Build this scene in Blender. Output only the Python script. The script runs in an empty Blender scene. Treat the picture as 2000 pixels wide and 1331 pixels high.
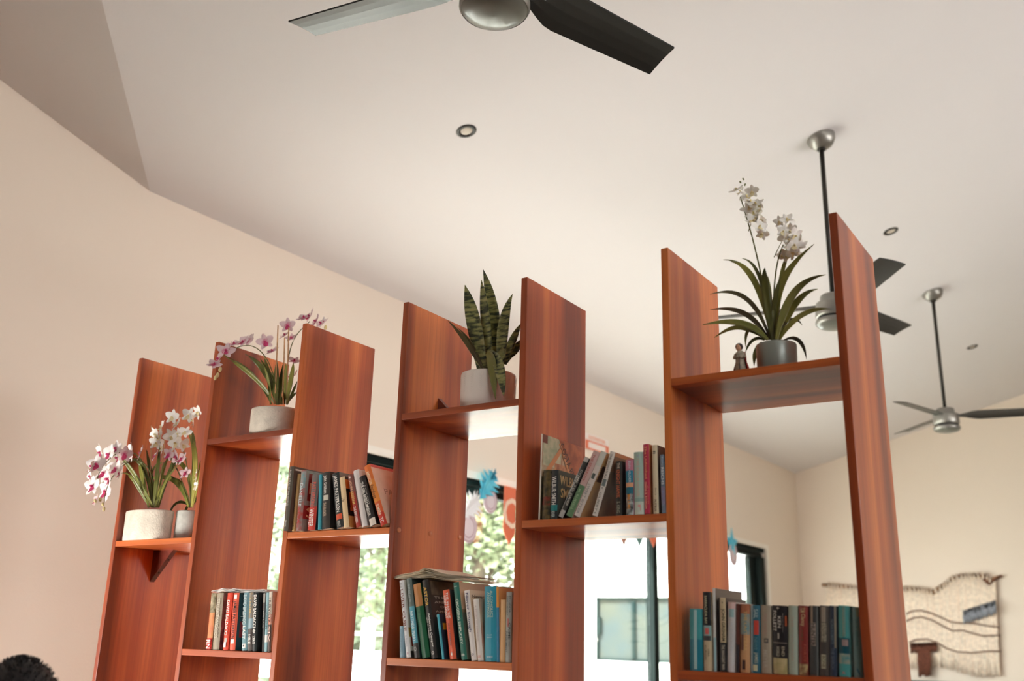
import bpy, bmesh, math, random
import numpy as np
from mathutils import Vector, Matrix, noise as mnoise

random.seed(7)
S = bpy.context.scene
COL = S.collection
PI = math.pi

# ------------------------------------------------------------------ camera
CAM = dict(loc=(3.13962437, -2.14038101, 1.5), yaw=-0.591449718, pitch=0.300442047, roll=0.0276663984, f=1882.4342)
def _basis():
    cy, sy = math.cos(CAM['yaw']), math.sin(CAM['yaw']); cp, sp = math.cos(CAM['pitch']), math.sin(CAM['pitch'])
    cr, sr = math.cos(CAM['roll']), math.sin(CAM['roll'])
    F = Vector((sy*cp, cy*cp, sp)); R = Vector((cy, -sy, 0)); U = R.cross(F)
    return cr*R+sr*U, -sr*R+cr*U, F
CR, CU, CF = _basis(); CL = Vector(CAM['loc'])
cam = bpy.data.cameras.new('camera'); camo = bpy.data.objects.new('camera', cam); COL.objects.link(camo)
camo.matrix_world = Matrix(((CR.x, CU.x, -CF.x, CL.x), (CR.y, CU.y, -CF.y, CL.y), (CR.z, CU.z, -CF.z, CL.z), (0, 0, 0, 1)))
cam.sensor_width = 36.0; cam.lens = CAM['f']/2000*36; cam.clip_end = 200
cam.dof.use_dof = True; cam.dof.focus_distance = 3.0; cam.dof.aperture_fstop = 2.6
S.camera = camo

# ------------------------------------------------------------------ world, sun, added fill lamps out of view, exposure
w = bpy.data.worlds.new('sky'); S.world = w; w.use_nodes = True
nt = w.node_tree; bg = nt.nodes['Background']
tc = nt.nodes.new('ShaderNodeTexCoord'); sp = nt.nodes.new('ShaderNodeSeparateXYZ'); cr = nt.nodes.new('ShaderNodeValToRGB')
nt.links.new(tc.outputs['Generated'], sp.inputs[0]); nt.links.new(sp.outputs['Z'], cr.inputs[0])
cr.color_ramp.elements[0].position = 0.0; cr.color_ramp.elements[0].color = (1.0, .985, .95, 1)
cr.color_ramp.elements[1].position = .9; cr.color_ramp.elements[1].color = (.80, .90, 1.0, 1)
nt.links.new(cr.outputs[0], bg.inputs[0]); bg.inputs[1].default_value = 8.0

def light(name, kind, loc, target, energy, color=(1, 1, 1), sx=1, sy=1, angle=.02):
    l = bpy.data.lights.new(name, kind); l.energy = energy; l.color = color
    if kind == 'AREA': l.shape = 'RECTANGLE'; l.size = sx; l.size_y = sy
    if kind == 'SUN': l.angle = angle
    o = bpy.data.objects.new(name, l); COL.objects.link(o); o.location = loc
    o.rotation_euler = (Vector(target)-Vector(loc)).to_track_quat('-Z', 'Y').to_euler()
    return o
light('sun', 'SUN', (-12, -6, 22), (-6, 12, 0), 16.0, (1, .97, .92), angle=.01)
# added area lamp for light from the front left; no door is built there
sd = light('front_left_fill', 'AREA', (-.72, -1.9, .6), (-.15, 0, 1.0), 24, (1.0, .96, .9), .7, 1.1); sd.data.spread = math.radians(78)
light('left_wall_fill', 'AREA', (7.35, 3.2, 2.75), (-.9, 3.0, 2.9), 48, (1.0, .97, .96), 4.5, 1.1).data.spread = math.radians(100)  # added fill aimed at the left wall; the right wall has no window

S.view_settings.view_transform = 'Standard'; S.view_settings.look = 'None'
S.view_settings.gamma = 1.0; S.view_settings.use_curve_mapping = False; S.view_settings.exposure = 0.64
S.cycles.max_bounces = 8; S.cycles.diffuse_bounces = 5; S.cycles.glossy_bounces = 4; S.cycles.transparent_max_bounces = 8
S.cycles.sample_clamp_indirect = 6.0; S.cycles.caustics_reflective = False; S.cycles.caustics_refractive = False

# ------------------------------------------------------------------ helpers
def ray(px, py): return CF+CR*((px-1000)/CAM['f'])-CU*((py-665.5)/CAM['f'])
def hit(px, py, n, p0):
    v = ray(px, py); n = Vector(n); return CL+v*(n.dot(Vector(p0)-CL)/n.dot(v))
def P(px, py, Y): return hit(px, py, (0, 1, 0), (0, Y, 0))
def projx(p):
    d = Vector(p)-CL; return 1000+CAM['f']*d.dot(CR)/d.dot(CF)
RO = Vector((-.945, 0, 0)); RV = Vector((.0254, .99968, 0)); RU = Vector((.99968, -.0254, 0))
RANG = math.atan2(-RU.y, RU.x)*-1
def R(u, v, z): return RO+RU*u+RV*v+Vector((0, 0, z))
BACK = 10.205
def onwall(px, py, off=0.0): return hit(px, py, RU, R(off, 0, 0))
def onback(px, py, off=0.0): return hit(px, py, RV, R(0, BACK-off, 0))
def uv(p): d = Vector(p)-RO; return d.dot(RU), d.dot(RV), p.z

def lin(c):
    c = c/255.0
    return c/12.92 if c <= .04045 else ((c+.055)/1.055)**2.4
def rgb(c): return (lin(c[0]), lin(c[1]), lin(c[2]), 1)
_m = {}
def mat(name, c, rough=.6, metal=0, coat=0, var=0, vscale=8, spec=.5, c2=None, bump=0, bscale=60, coat_r=.1, sheen=0, stretch=None, emit=0, transl=0):
    if name in _m: return _m[name]
    m = bpy.data.materials.new(name); m.use_nodes = True; nt = m.node_tree; b = nt.nodes['Principled BSDF']
    b.inputs['Base Color'].default_value = rgb(c); b.inputs['Roughness'].default_value = rough
    b.inputs['Metallic'].default_value = metal; b.inputs['Coat Weight'].default_value = coat; b.inputs['Coat Roughness'].default_value = coat_r
    b.inputs['Specular IOR Level'].default_value = spec
    if sheen: b.inputs['Sheen Weight'].default_value = sheen
    tc = nt.nodes.new('ShaderNodeTexCoord'); mp = nt.nodes.new('ShaderNodeMapping')
    nt.links.new(tc.outputs['Object'], mp.inputs[0])
    if stretch: mp.inputs['Scale'].default_value = stretch
    if var or c2:
        n = nt.nodes.new('ShaderNodeTexNoise'); n.inputs['Scale'].default_value = vscale; n.inputs['Detail'].default_value = 4
        nt.links.new(mp.outputs[0], n.inputs['Vector'])
        rp = nt.nodes.new('ShaderNodeValToRGB'); rp.color_ramp.elements[0].position = .35; rp.color_ramp.elements[1].position = .65
        a = c; d = c2 if c2 else tuple(min(255, x*(1+var)) for x in c)
        if not c2: a = tuple(x*(1-var) for x in c)
        rp.color_ramp.elements[0].color = rgb(a); rp.color_ramp.elements[1].color = rgb(d)
        nt.links.new(n.outputs['Fac'], rp.inputs[0]); nt.links.new(rp.outputs[0], b.inputs['Base Color'])
    if bump:
        n = nt.nodes.new('ShaderNodeTexNoise'); n.inputs['Scale'].default_value = bscale; nt.links.new(mp.outputs[0], n.inputs['Vector'])
        bp = nt.nodes.new('ShaderNodeBump'); bp.inputs['Strength'].default_value = bump; bp.inputs['Distance'].default_value = .005
        nt.links.new(n.outputs['Fac'], bp.inputs['Height']); nt.links.new(bp.outputs[0], b.inputs['Normal'])
    _m[name] = m
    return m

def wood(name, axis):
    m = bpy.data.materials.new(name); m.use_nodes = True; nt = m.node_tree; N = nt.nodes; L = nt.links; b = N['Principled BSDF']
    tc = N.new('ShaderNodeTexCoord'); oi = N.new('ShaderNodeObjectInfo')
    add = N.new('ShaderNodeVectorMath'); add.operation = 'ADD'
    mul = N.new('ShaderNodeVectorMath'); mul.operation = 'SCALE'; mul.inputs[0].default_value = (13, 29, 7); L.new(oi.outputs['Random'], mul.inputs['Scale'])
    L.new(tc.outputs['Object'], add.inputs[0]); L.new(mul.outputs[0], add.inputs[1])
    def nz(scale, sc, det, dist=0):
        mp = N.new('ShaderNodeMapping'); mp.inputs['Scale'].default_value = scale; L.new(add.outputs[0], mp.inputs[0])
        n = N.new('ShaderNodeTexNoise'); n.inputs['Scale'].default_value = sc; n.inputs['Detail'].default_value = det; n.inputs['Distortion'].default_value = dist
        L.new(mp.outputs[0], n.inputs['Vector']); return n.outputs['Fac']
    st = (1, 1, .07) if axis == 'z' else (.07, 1, 1)
    st2 = (1, 1, .02) if axis == 'z' else (.02, 1, 1)
    a = nz(st, 9, 4, .4); f = nz(st2, 130, 5); wd = nz(st2, 6.5, 1)
    r1 = N.new('ShaderNodeValToRGB'); e = r1.color_ramp.elements
    e[0].position = .40; e[0].color = rgb((120, 46, 18)); e[1].position = .63; e[1].color = rgb((220, 122, 58))
    q = r1.color_ramp.elements.new(.5); q.color = rgb((178, 82, 36))
    mx = N.new('ShaderNodeMath'); mx.operation = 'MULTIPLY_ADD'; mx.inputs[1].default_value = .55; 
    L.new(wd, mx.inputs[0]); mm = N.new('ShaderNodeMath'); mm.operation = 'MULTIPLY'; mm.inputs[1].default_value = .45; L.new(a, mm.inputs[0]); L.new(mm.outputs[0], mx.inputs[2])
    L.new(mx.outputs[0], r1.inputs[0])
    r2 = N.new('ShaderNodeValToRGB'); r2.color_ramp.elements[0].position = .3; r2.color_ramp.elements[0].color = (.72, .68, .66, 1); r2.color_ramp.elements[1].position = .62; r2.color_ramp.elements[1].color = (1, 1, 1, 1)
    L.new(f, r2.inputs[0])
    mix = N.new('ShaderNodeMix'); mix.data_type = 'RGBA'; mix.blend_type = 'MULTIPLY'; mix.inputs['Factor'].default_value = .7
    L.new(r1.outputs[0], mix.inputs['A']); L.new(r2.outputs[0], mix.inputs['B']); L.new(mix.outputs['Result'], b.inputs['Base Color'])
    b.inputs['Roughness'].default_value = .5; b.inputs['Coat Weight'].default_value = .55; b.inputs['Coat Roughness'].default_value = .24; b.inputs['Specular IOR Level'].default_value = .35
    b.inputs['Coat IOR'].default_value = 1.5
    return m
WZ, WX = wood('stained_wood_upright', 'z'), wood('stained_wood_shelf', 'x')

class MB:
    def __init__(s): s.v = []; s.f = []; s.uv = None
    def quad(s, a, b, c, d):
        n = len(s.v); s.v += [tuple(a), tuple(b), tuple(c), tuple(d)]; s.f.append((n, n+1, n+2, n+3)); return s
    def poly(s, pts):
        n = len(s.v); s.v += [tuple(p) for p in pts]; s.f.append(tuple(range(n, n+len(pts)))); return s
    def box(s, x0, x1, y0, y1, z0, z1):
        n = len(s.v)
        s.v += [(x0, y0, z0), (x1, y0, z0), (x1, y1, z0), (x0, y1, z0), (x0, y0, z1), (x1, y0, z1), (x1, y1, z1), (x0, y1, z1)]
        s.f += [tuple(n+i for i in q) for q in ((0, 3, 2, 1), (4, 5, 6, 7), (0, 1, 5, 4), (1, 2, 6, 5), (2, 3, 7, 6), (3, 0, 4, 7))]; return s
    def rbox(s, u0, u1, v0, v1, z0, z1):
        k = len(s.v); s.box(u0, u1, v0, v1, z0, z1); s.v[k:] = [tuple(R(*p)) for p in s.v[k:]]; return s
    def prism(s, a, b):      # two matching rings of points
        n = len(s.v); k = len(a); s.v += [tuple(p) for p in a]+[tuple(p) for p in b]
        s.f.append(tuple(n+i for i in reversed(range(k)))); s.f.append(tuple(n+k+i for i in range(k)))
        for i in range(k): j = (i+1) % k; s.f.append((n+i, n+j, n+k+j, n+k+i))
        return s
    def tube(s, pts, rad, seg=8, cap=True):
        pts = [Vector(p) for p in pts]; m = len(pts)
        if not hasattr(rad, '__len__'): rad = [rad]*m
        n0 = len(s.v); up = Vector((.13, .21, .97))
        for i, p in enumerate(pts):
            t = (pts[min(i+1, m-1)]-pts[max(i-1, 0)]).normalized()
            x = t.cross(up)
            if x.length < .05: x = t.cross(Vector((1, 0, 0)))
            x.normalize(); y = t.cross(x)
            for k in range(seg):
                a = 2*PI*k/seg; s.v.append(tuple(p+(x*math.cos(a)+y*math.sin(a))*rad[i]))
        for i in range(m-1):
            for k in range(seg):
                j = (k+1) % seg; s.f.append((n0+i*seg+k, n0+i*seg+j, n0+(i+1)*seg+j, n0+(i+1)*seg+k))
        if cap:
            s.f.append(tuple(n0+k for k in reversed(range(seg)))); s.f.append(tuple(n0+(m-1)*seg+k for k in range(seg)))
        return s
    def lathe(s, prof, seg=32, c=(0, 0, 0), M=None):
        n0 = len(s.v); m = len(prof)
        for r, z in prof:
            for k in range(seg):
                a = 2*PI*k/seg; p = Vector((r*math.cos(a), r*math.sin(a), z))
                if M is not None: p = M @ p
                s.v.append((p.x+c[0], p.y+c[1], p.z+c[2]))
        for i in range(m-1):
            for k in range(seg):
                j = (k+1) % seg; s.f.append((n0+i*seg+k, n0+i*seg+j, n0+(i+1)*seg+j, n0+(i+1)*seg+k))
        return s
    def ball(s, c, r, seg=12, ring=8, sc=(1, 1, 1), M=None):
        prof = [(max(1e-5, math.sin(PI*i/ring))*r, -math.cos(PI*i/ring)*r) for i in range(ring+1)]
        k = len(s.v); s.lathe(prof, seg)
        for i in range(k, len(s.v)):
            p = Vector((s.v[i][0]*sc[0], s.v[i][1]*sc[1], s.v[i][2]*sc[2]))
            if M is not None: p = M @ p
            s.v[i] = tuple(p+Vector(c))
        return s
    def mesh(s, name, smooth=False):
        me = bpy.data.meshes.new(name); me.from_pydata(s.v, [], s.f); me.update()
        if smooth: me.polygons.foreach_set('use_smooth', [True]*len(me.polygons))
        return me
    def build(s, name, m, parent=None, smooth=False, bevel=0, loc=None):
        me = s.mesh(name, smooth)
        if bevel:
            bm = bmesh.new(); bm.from_mesh(me)
            bmesh.ops.bevel(bm, geom=bm.edges[:], offset=bevel, segments=2, affect='EDGES', profile=.6); bm.to_mesh(me); bm.free()
        if isinstance(m, (list, tuple)):
            for k in m: me.materials.append(k)
        else: me.materials.append(m)
        o = bpy.data.objects.new(name, me); COL.objects.link(o)
        if parent: o.parent = parent
        if loc is not None: o.location = loc
        return o
def link(name, me, parent=None, M=None):
    o = bpy.data.objects.new(name, me); COL.objects.link(o)
    if parent: o.parent = parent
    if M is not None: o.matrix_local = M
    return o
def thing(name, label, cat, loc=(0, 0, 0), group=None, rot=(0, 0, 0)):
    o = bpy.data.objects.new(name, None); COL.objects.link(o); o.location = loc; o.rotation_euler = rot
    o.empty_display_size = .05
    o['label'] = label; o['category'] = cat
    if group: o['group'] = group
    return o
def tag(o, label, cat, group=None):
    o['label'] = label; o['category'] = cat
    if group: o['group'] = group
    return o
def struct(o, label=None, cat=None):
    o['kind'] = 'structure'
    if label: o['label'] = label
    if cat: o['category'] = cat
    return o
_t = {}
def text_mesh(s):        # unit text: spans 0..1 in x and 0..1 in y
    if s in _t: return _t[s]
    cu = bpy.data.curves.new('lettering', 'FONT'); cu.body = s; cu.size = 1; cu.resolution_u = 2; cu.offset = .012
    o = bpy.data.objects.new('lettering', cu); COL.objects.link(o)
    dg = bpy.context.evaluated_depsgraph_get(); dg.update()
    me = bpy.data.meshes.new_from_object(o.evaluated_get(dg))
    bpy.data.objects.remove(o)
    co = np.empty(len(me.vertices)*3); me.vertices.foreach_get('co', co); co = co.reshape(-1, 3)
    lo, hi = co.min(0), co.max(0); co[:, 0] = (co[:, 0]-lo[0])/(hi[0]-lo[0]); co[:, 1] = (co[:, 1]-lo[1])/max(hi[1]-lo[1], 1e-4)
    vs = co.copy(); fs = [tuple(p.vertices) for p in me.polygons]; bpy.data.meshes.remove(me)
    _t[s] = (vs, fs, (hi[0]-lo[0])/(hi[1]-lo[1])); return _t[s]
def text(name, s, origin, ax, ay, m, parent):   # text filling the rectangle origin + ax + ay
    vs, fs, _ = text_mesh(s); o_ = Vector(origin); ax = Vector(ax); ay = Vector(ay)
    b = MB(); b.v = [tuple(o_+ax*p[0]+ay*p[1]) for p in vs]; b.f = fs
    return b.build(name, m, parent)

# ------------------------------------------------------------------ room shell
PAINT = mat('cream_wall_paint', (235, 222, 207), .85, bump=.08, bscale=90, spec=.2)
CEIL = mat('white_ceiling_paint', (229, 226, 227), .9, bump=.05, bscale=70, spec=.2)
WHITE = mat('lit_reveal_white', (242, 236, 226), .8)  # whiter than the wall paint to put the reveal's lit look into colour
FRAME = mat('black_window_aluminium', (18, 28, 26), .7, spec=.12)
ZT, SL, RID, VC = 3.643, .2639, 4.25, .556
V0, VW0, VW1, ZW0, ZW1 = -6.0, .75, 9.04, .95, 2.58
TH = .16
def zc(u, v):
    zA = ZT+SL*u if u <= RID else ZT+SL*(2*RID-u)
    return zA
ZR = ZT+SL*RID
VB = VC-(-0.0)   # crease starts on the wall at v = VC
def zwall(v): return ZT if v >= VC else ZT+SL*(VC-v)
# left wall: pieces round the window opening, joined in one mesh, with thickness
b = MB()
def wallprism(b, v0, v1, z0, zt0, zt1):
    a = [R(0, v0, z0), R(0, v1, z0), R(0, v1, zt1), R(0, v0, zt0)]; c = [p-RU*TH for p in a]
    b.prism(a, c)
VG = VC-(RID)      # cross-gable ridge line
wallprism(b, VG, VC, 0, ZT+SL*(VC-VG), ZT); wallprism(b, V0, VG, 0, ZT+SL*(VC-VG)-SL*(VG-V0), ZT+SL*(VC-VG))
wallprism(b, VC, VW0, 0, ZT, ZT); wallprism(b, VW0, VW1, ZW1, ZT, ZT); wallprism(b, VW0, VW1, 0, ZW0, ZW0); wallprism(b, VW1, BACK, 0, ZT, ZT)
struct(b.build('wall_left', PAINT))
b = MB(); pr = [(-TH, 0), (2*RID+TH, 0), (2*RID+TH, ZT), (RID, ZR), (-TH, ZT)]
b.prism([R(u, BACK, z) for u, z in pr], [R(u, BACK+TH, z) for u, z in pr]); struct(b.build('wall_back', PAINT))
b = MB()
for (u0, u1, z0, z1) in ((0, 2*RID, 0, 4.6),):
    b.rbox(u0, u1, V0-TH, V0, z0, z1)
struct(b.build('wall_front', mat('bounce_cut_brown', (96, 66, 50), .7)))  # unseen wall, coloured dark to cut bounce onto the shelf fronts
b = MB()
for (v0, v1, z0, z1) in ((V0, BACK, 0, ZT),):
    b.rbox(2*RID, 2*RID+TH, v0, v1, z0, z1)
struct(b.build('wall_right', PAINT))
b = MB(); b.rbox(-TH, 2*RID+TH, V0-TH, BACK+TH, -.1, 0)
struct(b.build('floor', mat('dimmed_floor_tile', (128, 112, 94), .35, var=.05)))  # unseen floor, toned down to hold bounced light off the ceiling
# ceiling: main slope, cross-gable slopes meeting it in a valley, far slope
b = MB()
Q = lambda u, v, z: R(u, v, z)
b.poly([Q(0, VC, ZT), Q(RID, VG, ZR), Q(RID, BACK, ZR), Q(0, BACK, ZT)])
struct(b.build('ceiling', CEIL))
b = MB(); b.poly([Q(0, VC, ZT), Q(0, VG, ZT+SL*(VC-VG)), Q(RID, VG, ZR)]); struct(b.build('ceiling', CEIL))
b = MB(); b.poly([Q(0, VG, ZR), Q(0, V0-.1, ZR-SL*(VG-V0)), Q(2*RID, V0-.1, ZR-SL*(VG-V0)), Q(2*RID, VG, ZR)])
b.poly([Q(RID, VG, ZR), Q(2*RID, VC, ZT), Q(2*RID, VG, ZR)])
b.poly([Q(RID, VG, ZR), Q(RID, BACK, ZR), Q(2*RID, BACK, ZT), Q(2*RID, VC, ZT)])
struct(b.build('ceiling', CEIL))

# window in the left wall: painted-in lit reveal, frame, mullions, panes
win = thing('window_1', 'wide black-framed sliding window in the cream left wall', 'window'); win['kind'] = 'structure'
fr = []
def frame_bar(v0, v1, z0, z1, name='frame_rail', d0=-.13, d1=-.05):
    return MB().rbox(d0, d1, v0, v1, z0, z1).build(name, FRAME, win, bevel=.003)
frame_bar(VW0, VW1, ZW1-.045, ZW1, 'head_rail', -.14, -.03); frame_bar(VW0, VW1, ZW1-.095, ZW1-.05, 'head_track', -.15, -.06)
frame_bar(VW0, VW1, ZW0, ZW0+.06, 'sill_rail'); frame_bar(VW0, VW0+.06, ZW0+.06, ZW1-.1, 'jamb')
frame_bar(VW1-.14, VW1, ZW0+.06, ZW1-.10, 'jamb', -.14, -.03); frame_bar(VW1-.32, VW1-.15, ZW0+.06, ZW1-.10, 'stile', -.15, -.09)
for vm in (3.05, 6.29):
    frame_bar(vm-.045, vm+.045, ZW0+.06, ZW1-.10, 'mullion')
GL = bpy.data.materials.new('clear_glass'); GL.use_nodes = True
g = GL.node_tree; bs = g.nodes['Principled BSDF']; g.nodes.remove(bs)
tr = g.nodes.new('ShaderNodeBsdfTransparent'); tr.inputs[0].default_value = (.95, .98, .97, 1); gl = g.nodes.new('ShaderNodeBsdfGlossy'); gl.inputs['Roughness'].default_value = .02
ms = g.nodes.new('ShaderNodeMixShader'); ms.inputs[0].default_value = .06
g.links.new(tr.outputs[0], ms.inputs[1]); g.links.new(gl.outputs[0], ms.inputs[2]); g.links.new(ms.outputs[0], g.nodes['Material Output'].inputs[0])
for a0, a1 in ((VW0+.06, 3.0), (3.1, 6.24), (6.34, VW1-.32)):
    MB().rbox(-.103, -.099, a0, a1, ZW0+.06, ZW1-.1).build('pane', GL, win)
e = .012
b = MB()
for pts in ([(0, VW0, ZW1), (0, VW1, ZW1)],):
    b.rbox(-.03, .001, VW0-.02, VW1+.075, ZW1, ZW1+.05)
    b.rbox(-.03, .001, VW1, VW1+.075, ZW0, ZW1)
b.build('lit_reveal_strip', WHITE, win)  # lighter strip on the wall face, stands in for the lit reveal

# ------------------------------------------------------------------ bookshelf
PW, T, DP, TOP = .432, .0201, .3388, 2.48119
LV = [1.44211, 1.79763, 2.12925]
sh = thing('bookshelf', 'tall open reddish-brown wooden bookshelf with staggered shelves, used as a room divider', 'bookshelf')
for i in range(7):
    MB().box(0, T, 0, DP, 0, TOP).build('upright', WZ, sh, bevel=.002, loc=(i*PW, 0, 0))
slots = [(0, 1), (1, 2), (1, 0), (2, 1), (3, 2), (3, 0), (4, 1), (5, 2), (5, 0)]
lower = [(0, -1), (2, -1), (4, -1)]
TS = .0195
for bay, lv in slots:
    z = LV[lv]
    MB().box(0, PW-T, 0.0005, DP-.0005, 0, TS).build('shelf', WX, sh, bevel=.0015, loc=(bay*PW+T, 0, z-TS))
for bay in range(6):
    for z in ((1.09,) if bay % 2 == 0 else ())+(.12, .6):
        MB().box(0, PW-T, 0.0005, DP-.0005, 0, TS).build('shelf', WX, sh, bevel=.0015, loc=(bay*PW+T, 0, z-TS))
# triangular corner brackets
DKW = mat('dark_bracket_wood', (104, 42, 28), .4, coat=.5, var=.12, vscale=30)
def bracket(x, z, y, a, h, sx, sz, th=.018):
    p = [(0, 0), (a*sx, 0), (0, h*sz)]
    o = MB().prism([(q[0], 0, q[1]) for q in p], [(q[0], th, q[1]) for q in p]).build('bracket', DKW, sh, loc=(x, y, z))
    return o
bo = bracket(T, LV[1]-TS, .163, .112, .113, 1, -1, .02)
for k in (.3, .7):      # screw holes on the sloping edge
    MB().ball((T+.112*k, .173, LV[1]-TS-.113*(1-k)-.0005), .0035, 8, 6).build('screw_hole', mat('black_hole', (15, 10, 8), .9), sh)
bracket(3*PW+T, LV[2], .17, .085, .085, 1, 1); bracket(6*PW, LV[2], .17, .06, .06, -1, 1)
PLUG = mat('wood_plug', (205, 128, 84), .45, coat=.4)
for px, py in ((779, 1036), (840, 1043), (897, 1050)):
    p = hit(px, py, (1, 0, 0), (3*PW+T, 0, 0))
    MB().lathe([(.0001, .003), (.006, .003), (.0075, .001), (.0078, -.001)], 14, (0, 0, 0), Matrix.Rotation(PI/2, 4, 'Y')).build('screw_plug', PLUG, sh, smooth=True, loc=(3*PW+T+.0002, p.y, p.z))

# ------------------------------------------------------------------ books
PAGE = mat('aged_paper_page_edges', (226, 208, 176), .9, var=.05, vscale=300, stretch=(1, 1, .02))
def cmat(c, gloss=.35):
    return mat('print_%02x%02x%02x' % tuple(int(max(0, min(255, x))) for x in c), c, gloss, coat=.25, coat_r=.15)
def mot(c, c2, sc=55):
    return mat('picture_%02x%02x%02x_%02x%02x%02x' % (tuple(c)+tuple(c2)), c, .35, c2=c2, vscale=sc, coat=.25, coat_r=.15)
def col(c): return c if not isinstance(c, (tuple, list)) else (mot(*c) if isinstance(c[0], (tuple, list)) else cmat(c))
_prev = {}
BY = {}     # shelf key -> (bay, level, base line y in the photo at left/right)
def shelf_y(z, x, y0):
    p = Vector((x, y0, z)); d = p-CL; return 665.5-CAM['f']*d.dot(CU)/d.dot(CF)
def solve_x(px, y0, z0):
    x = 1.3
    for _ in range(12):
        e = .001; f0 = projx((x, y0, z0))-px; f1 = projx((x+e, y0, z0))-px; x -= f0*e/(f1-f0)
    return x
def book(key, o, c, label, d=.108, y=-.004, cover=None, T=(), B=(), F=(), FT=(), hard=False, name='paperback_book', pages=PAGE, group=None):
    bay, lv = key; z0 = LV[lv]+.0004; bl, br, tx, ty = o
    X0 = solve_x(bl, y, z0); X1 = solve_x(br, y, z0); q = P(tx, ty, y)
    pv = _prev.get(key); lim = bay*PW+TT+.0008 if y > -.001 else -9
    if pv:
        ph, pxr, pang = pv; lim = max(lim, pxr+.0004)
    if y > -.001 or pv: X0 = max(X0, lim)
    ang = math.atan2(q.x-X0, q.z-z0); h = math.hypot(q.x-X0, q.z-z0)
    if pv:      # keep the left side clear of the neighbour at the lower of the two tops
        zz = min(ph, h*math.cos(ang)); xr = pxr+math.tan(pang)*zz+.0006
        if X0+math.tan(ang)*zz < xr: ang = math.atan2(xr-X0, zz)
    ca, sa = math.cos(ang), math.sin(ang)
    t = max(.004, (X1-X0)*ca if ang < 0 else (X1-X0)*ca)
    rlim = (bay+1)*PW-.0008
    topr = X0+h*sa+t*ca
    over = max(X0+t/ca, topr)-rlim
    if over > 0 and y > -.001:
        if topr > rlim and ang > 0:
            t = max(.004, t-over) if t-over > .007 else t
            X0 -= max(0, X0+h*sa+t*ca-rlim)
        else: t = max(.004, t-over)
    root = thing(name, label, 'book', (X0, y, z0+(t*sa if ang > 0 else 0)), group or GROUPS[key], (0, ang, 0))
    _prev[key] = (h*ca, X0+(t/ca if True else 0), ang)
    ck = .0022 if hard else .0007; e = .003 if hard else .0004; rb = min(.0045, t*.18)
    # cover: spine slightly rounded plus front and back boards
    n = 5; prof = [(0, d)]
    for i in range(n+1):
        a = i/n; prof.append((t*a, rb*(1-math.sin(PI*a)) if n else 0))
    prof.append((t, d)); inner = [(t-ck, d), (t-ck, rb+ck), (ck, rb+ck), (ck, d)]
    b = MB(); ring = prof+inner
    def tri_ring(z): return [(p[0], p[1], z) for p in ring]
    k = len(ring); A = tri_ring(0); Bt = tri_ring(h); b.v = A+Bt
    for i in range(k): j = (i+1) % k; b.f.append((i, j, k+j, k+i))
    m = n+1
    # caps: left board, right board, spine fan
    for off, rev in ((0, True), (k, False)):
        # indices: 0 back-left, 1..n+1 spine, n+2 right back, n+3.. inner
        L_ = [0, 1, k-2, k-1]; R_ = [n+1, n+2, n+3, n+4]; Sp = list(range(1, n+2))+[n+4, k-2]
        for q_ in (L_, R_, Sp):
            q2 = [off+i for i in q_]; b.f.append(tuple(reversed(q2)) if rev else tuple(q2))
    b.build('cover', [cmat(c) if not isinstance(c[0], (tuple, list)) else mot(*c)], root)
    MB().box(ck+.0001, t-ck-.0001, rb+ck+.0002, d-(.003 if hard else .0008), e, h-e).build('page_block', pages, root)
    def spx(u, v0, v1, u0, u1, cc, nm='spine_band', lift=.0003):
        bb = MB(); seg = 5
        for i in range(seg):
            a0 = u0+(u1-u0)*i/seg; a1 = u0+(u1-u0)*(i+1)/seg
            f = lambda a: rb*(1-math.sin(PI*a))-lift if True else 0
            bb.quad((t*a0, f(a0), h*(1-v1)), (t*a1, f(a1), h*(1-v1)), (t*a1, f(a1), h*(1-v0)), (t*a0, f(a0), h*(1-v0)))
        return bb.build(nm, col(cc), root)
    for it in B:
        v0, v1, cc = it[:3]; u0, u1 = (it[3], it[4]) if len(it) > 3 else (0.02, .98)
        spx(0, v0, v1, u0, u1, cc, 'spine_band', .0003 if len(it) <= 5 else .0005)
    for it in T:
        s, v0, v1, uc, us, cc = it[:6]
        hw = us*t
        up = len(it) > 6
        if up == 0:
            text('spine_lettering', s, (t*uc-hw/2, -.0012, h*(1-v0)), (0, 0, -h*(v1-v0)), (hw, 0, 0), col(cc), root)
        elif it[6] == 'h':
            text('spine_lettering', s, (t*uc-hw/2, -.0012, h*(1-v1)), (hw, 0, 0), (0, 0, h*(v1-v0)), col(cc), root)
        else:
            text('spine_lettering', s, (t*uc+hw/2, -.0012, h*(1-v1)), (0, 0, h*(v1-v0)), (-hw, 0, 0), col(cc), root)
    if cover: MB().quad((t+.0002, rb, .0002), (t+.0002, d-.0002, .0002), (t+.0002, d-.0002, h-.0002), (t+.0002, rb, h-.0002)).build('front_cover_art', col(cover), root)
    for i, it in enumerate(F):
        v0, v1, u0, u1, cc = it; x = t+.0004+.00012*i; W_ = d-rb
        MB().quad((x, rb+W_*u0, h*(1-v1)), (x, rb+W_*u1, h*(1-v1)), (x, rb+W_*u1, h*(1-v0)), (x, rb+W_*u0, h*(1-v0))).build('front_cover_picture', col(cc), root)
    for it in FT:
        s, v0, v1, u0, u1, cc = it; x = t+.0012; W_ = d-rb
        text('front_cover_lettering', s, (x, rb+W_*u0, h*(1-v1)), (0, W_*(u1-u0), 0), (0, 0, h*(v1-v0)), col(cc), root)
    return root
TT = T
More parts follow.
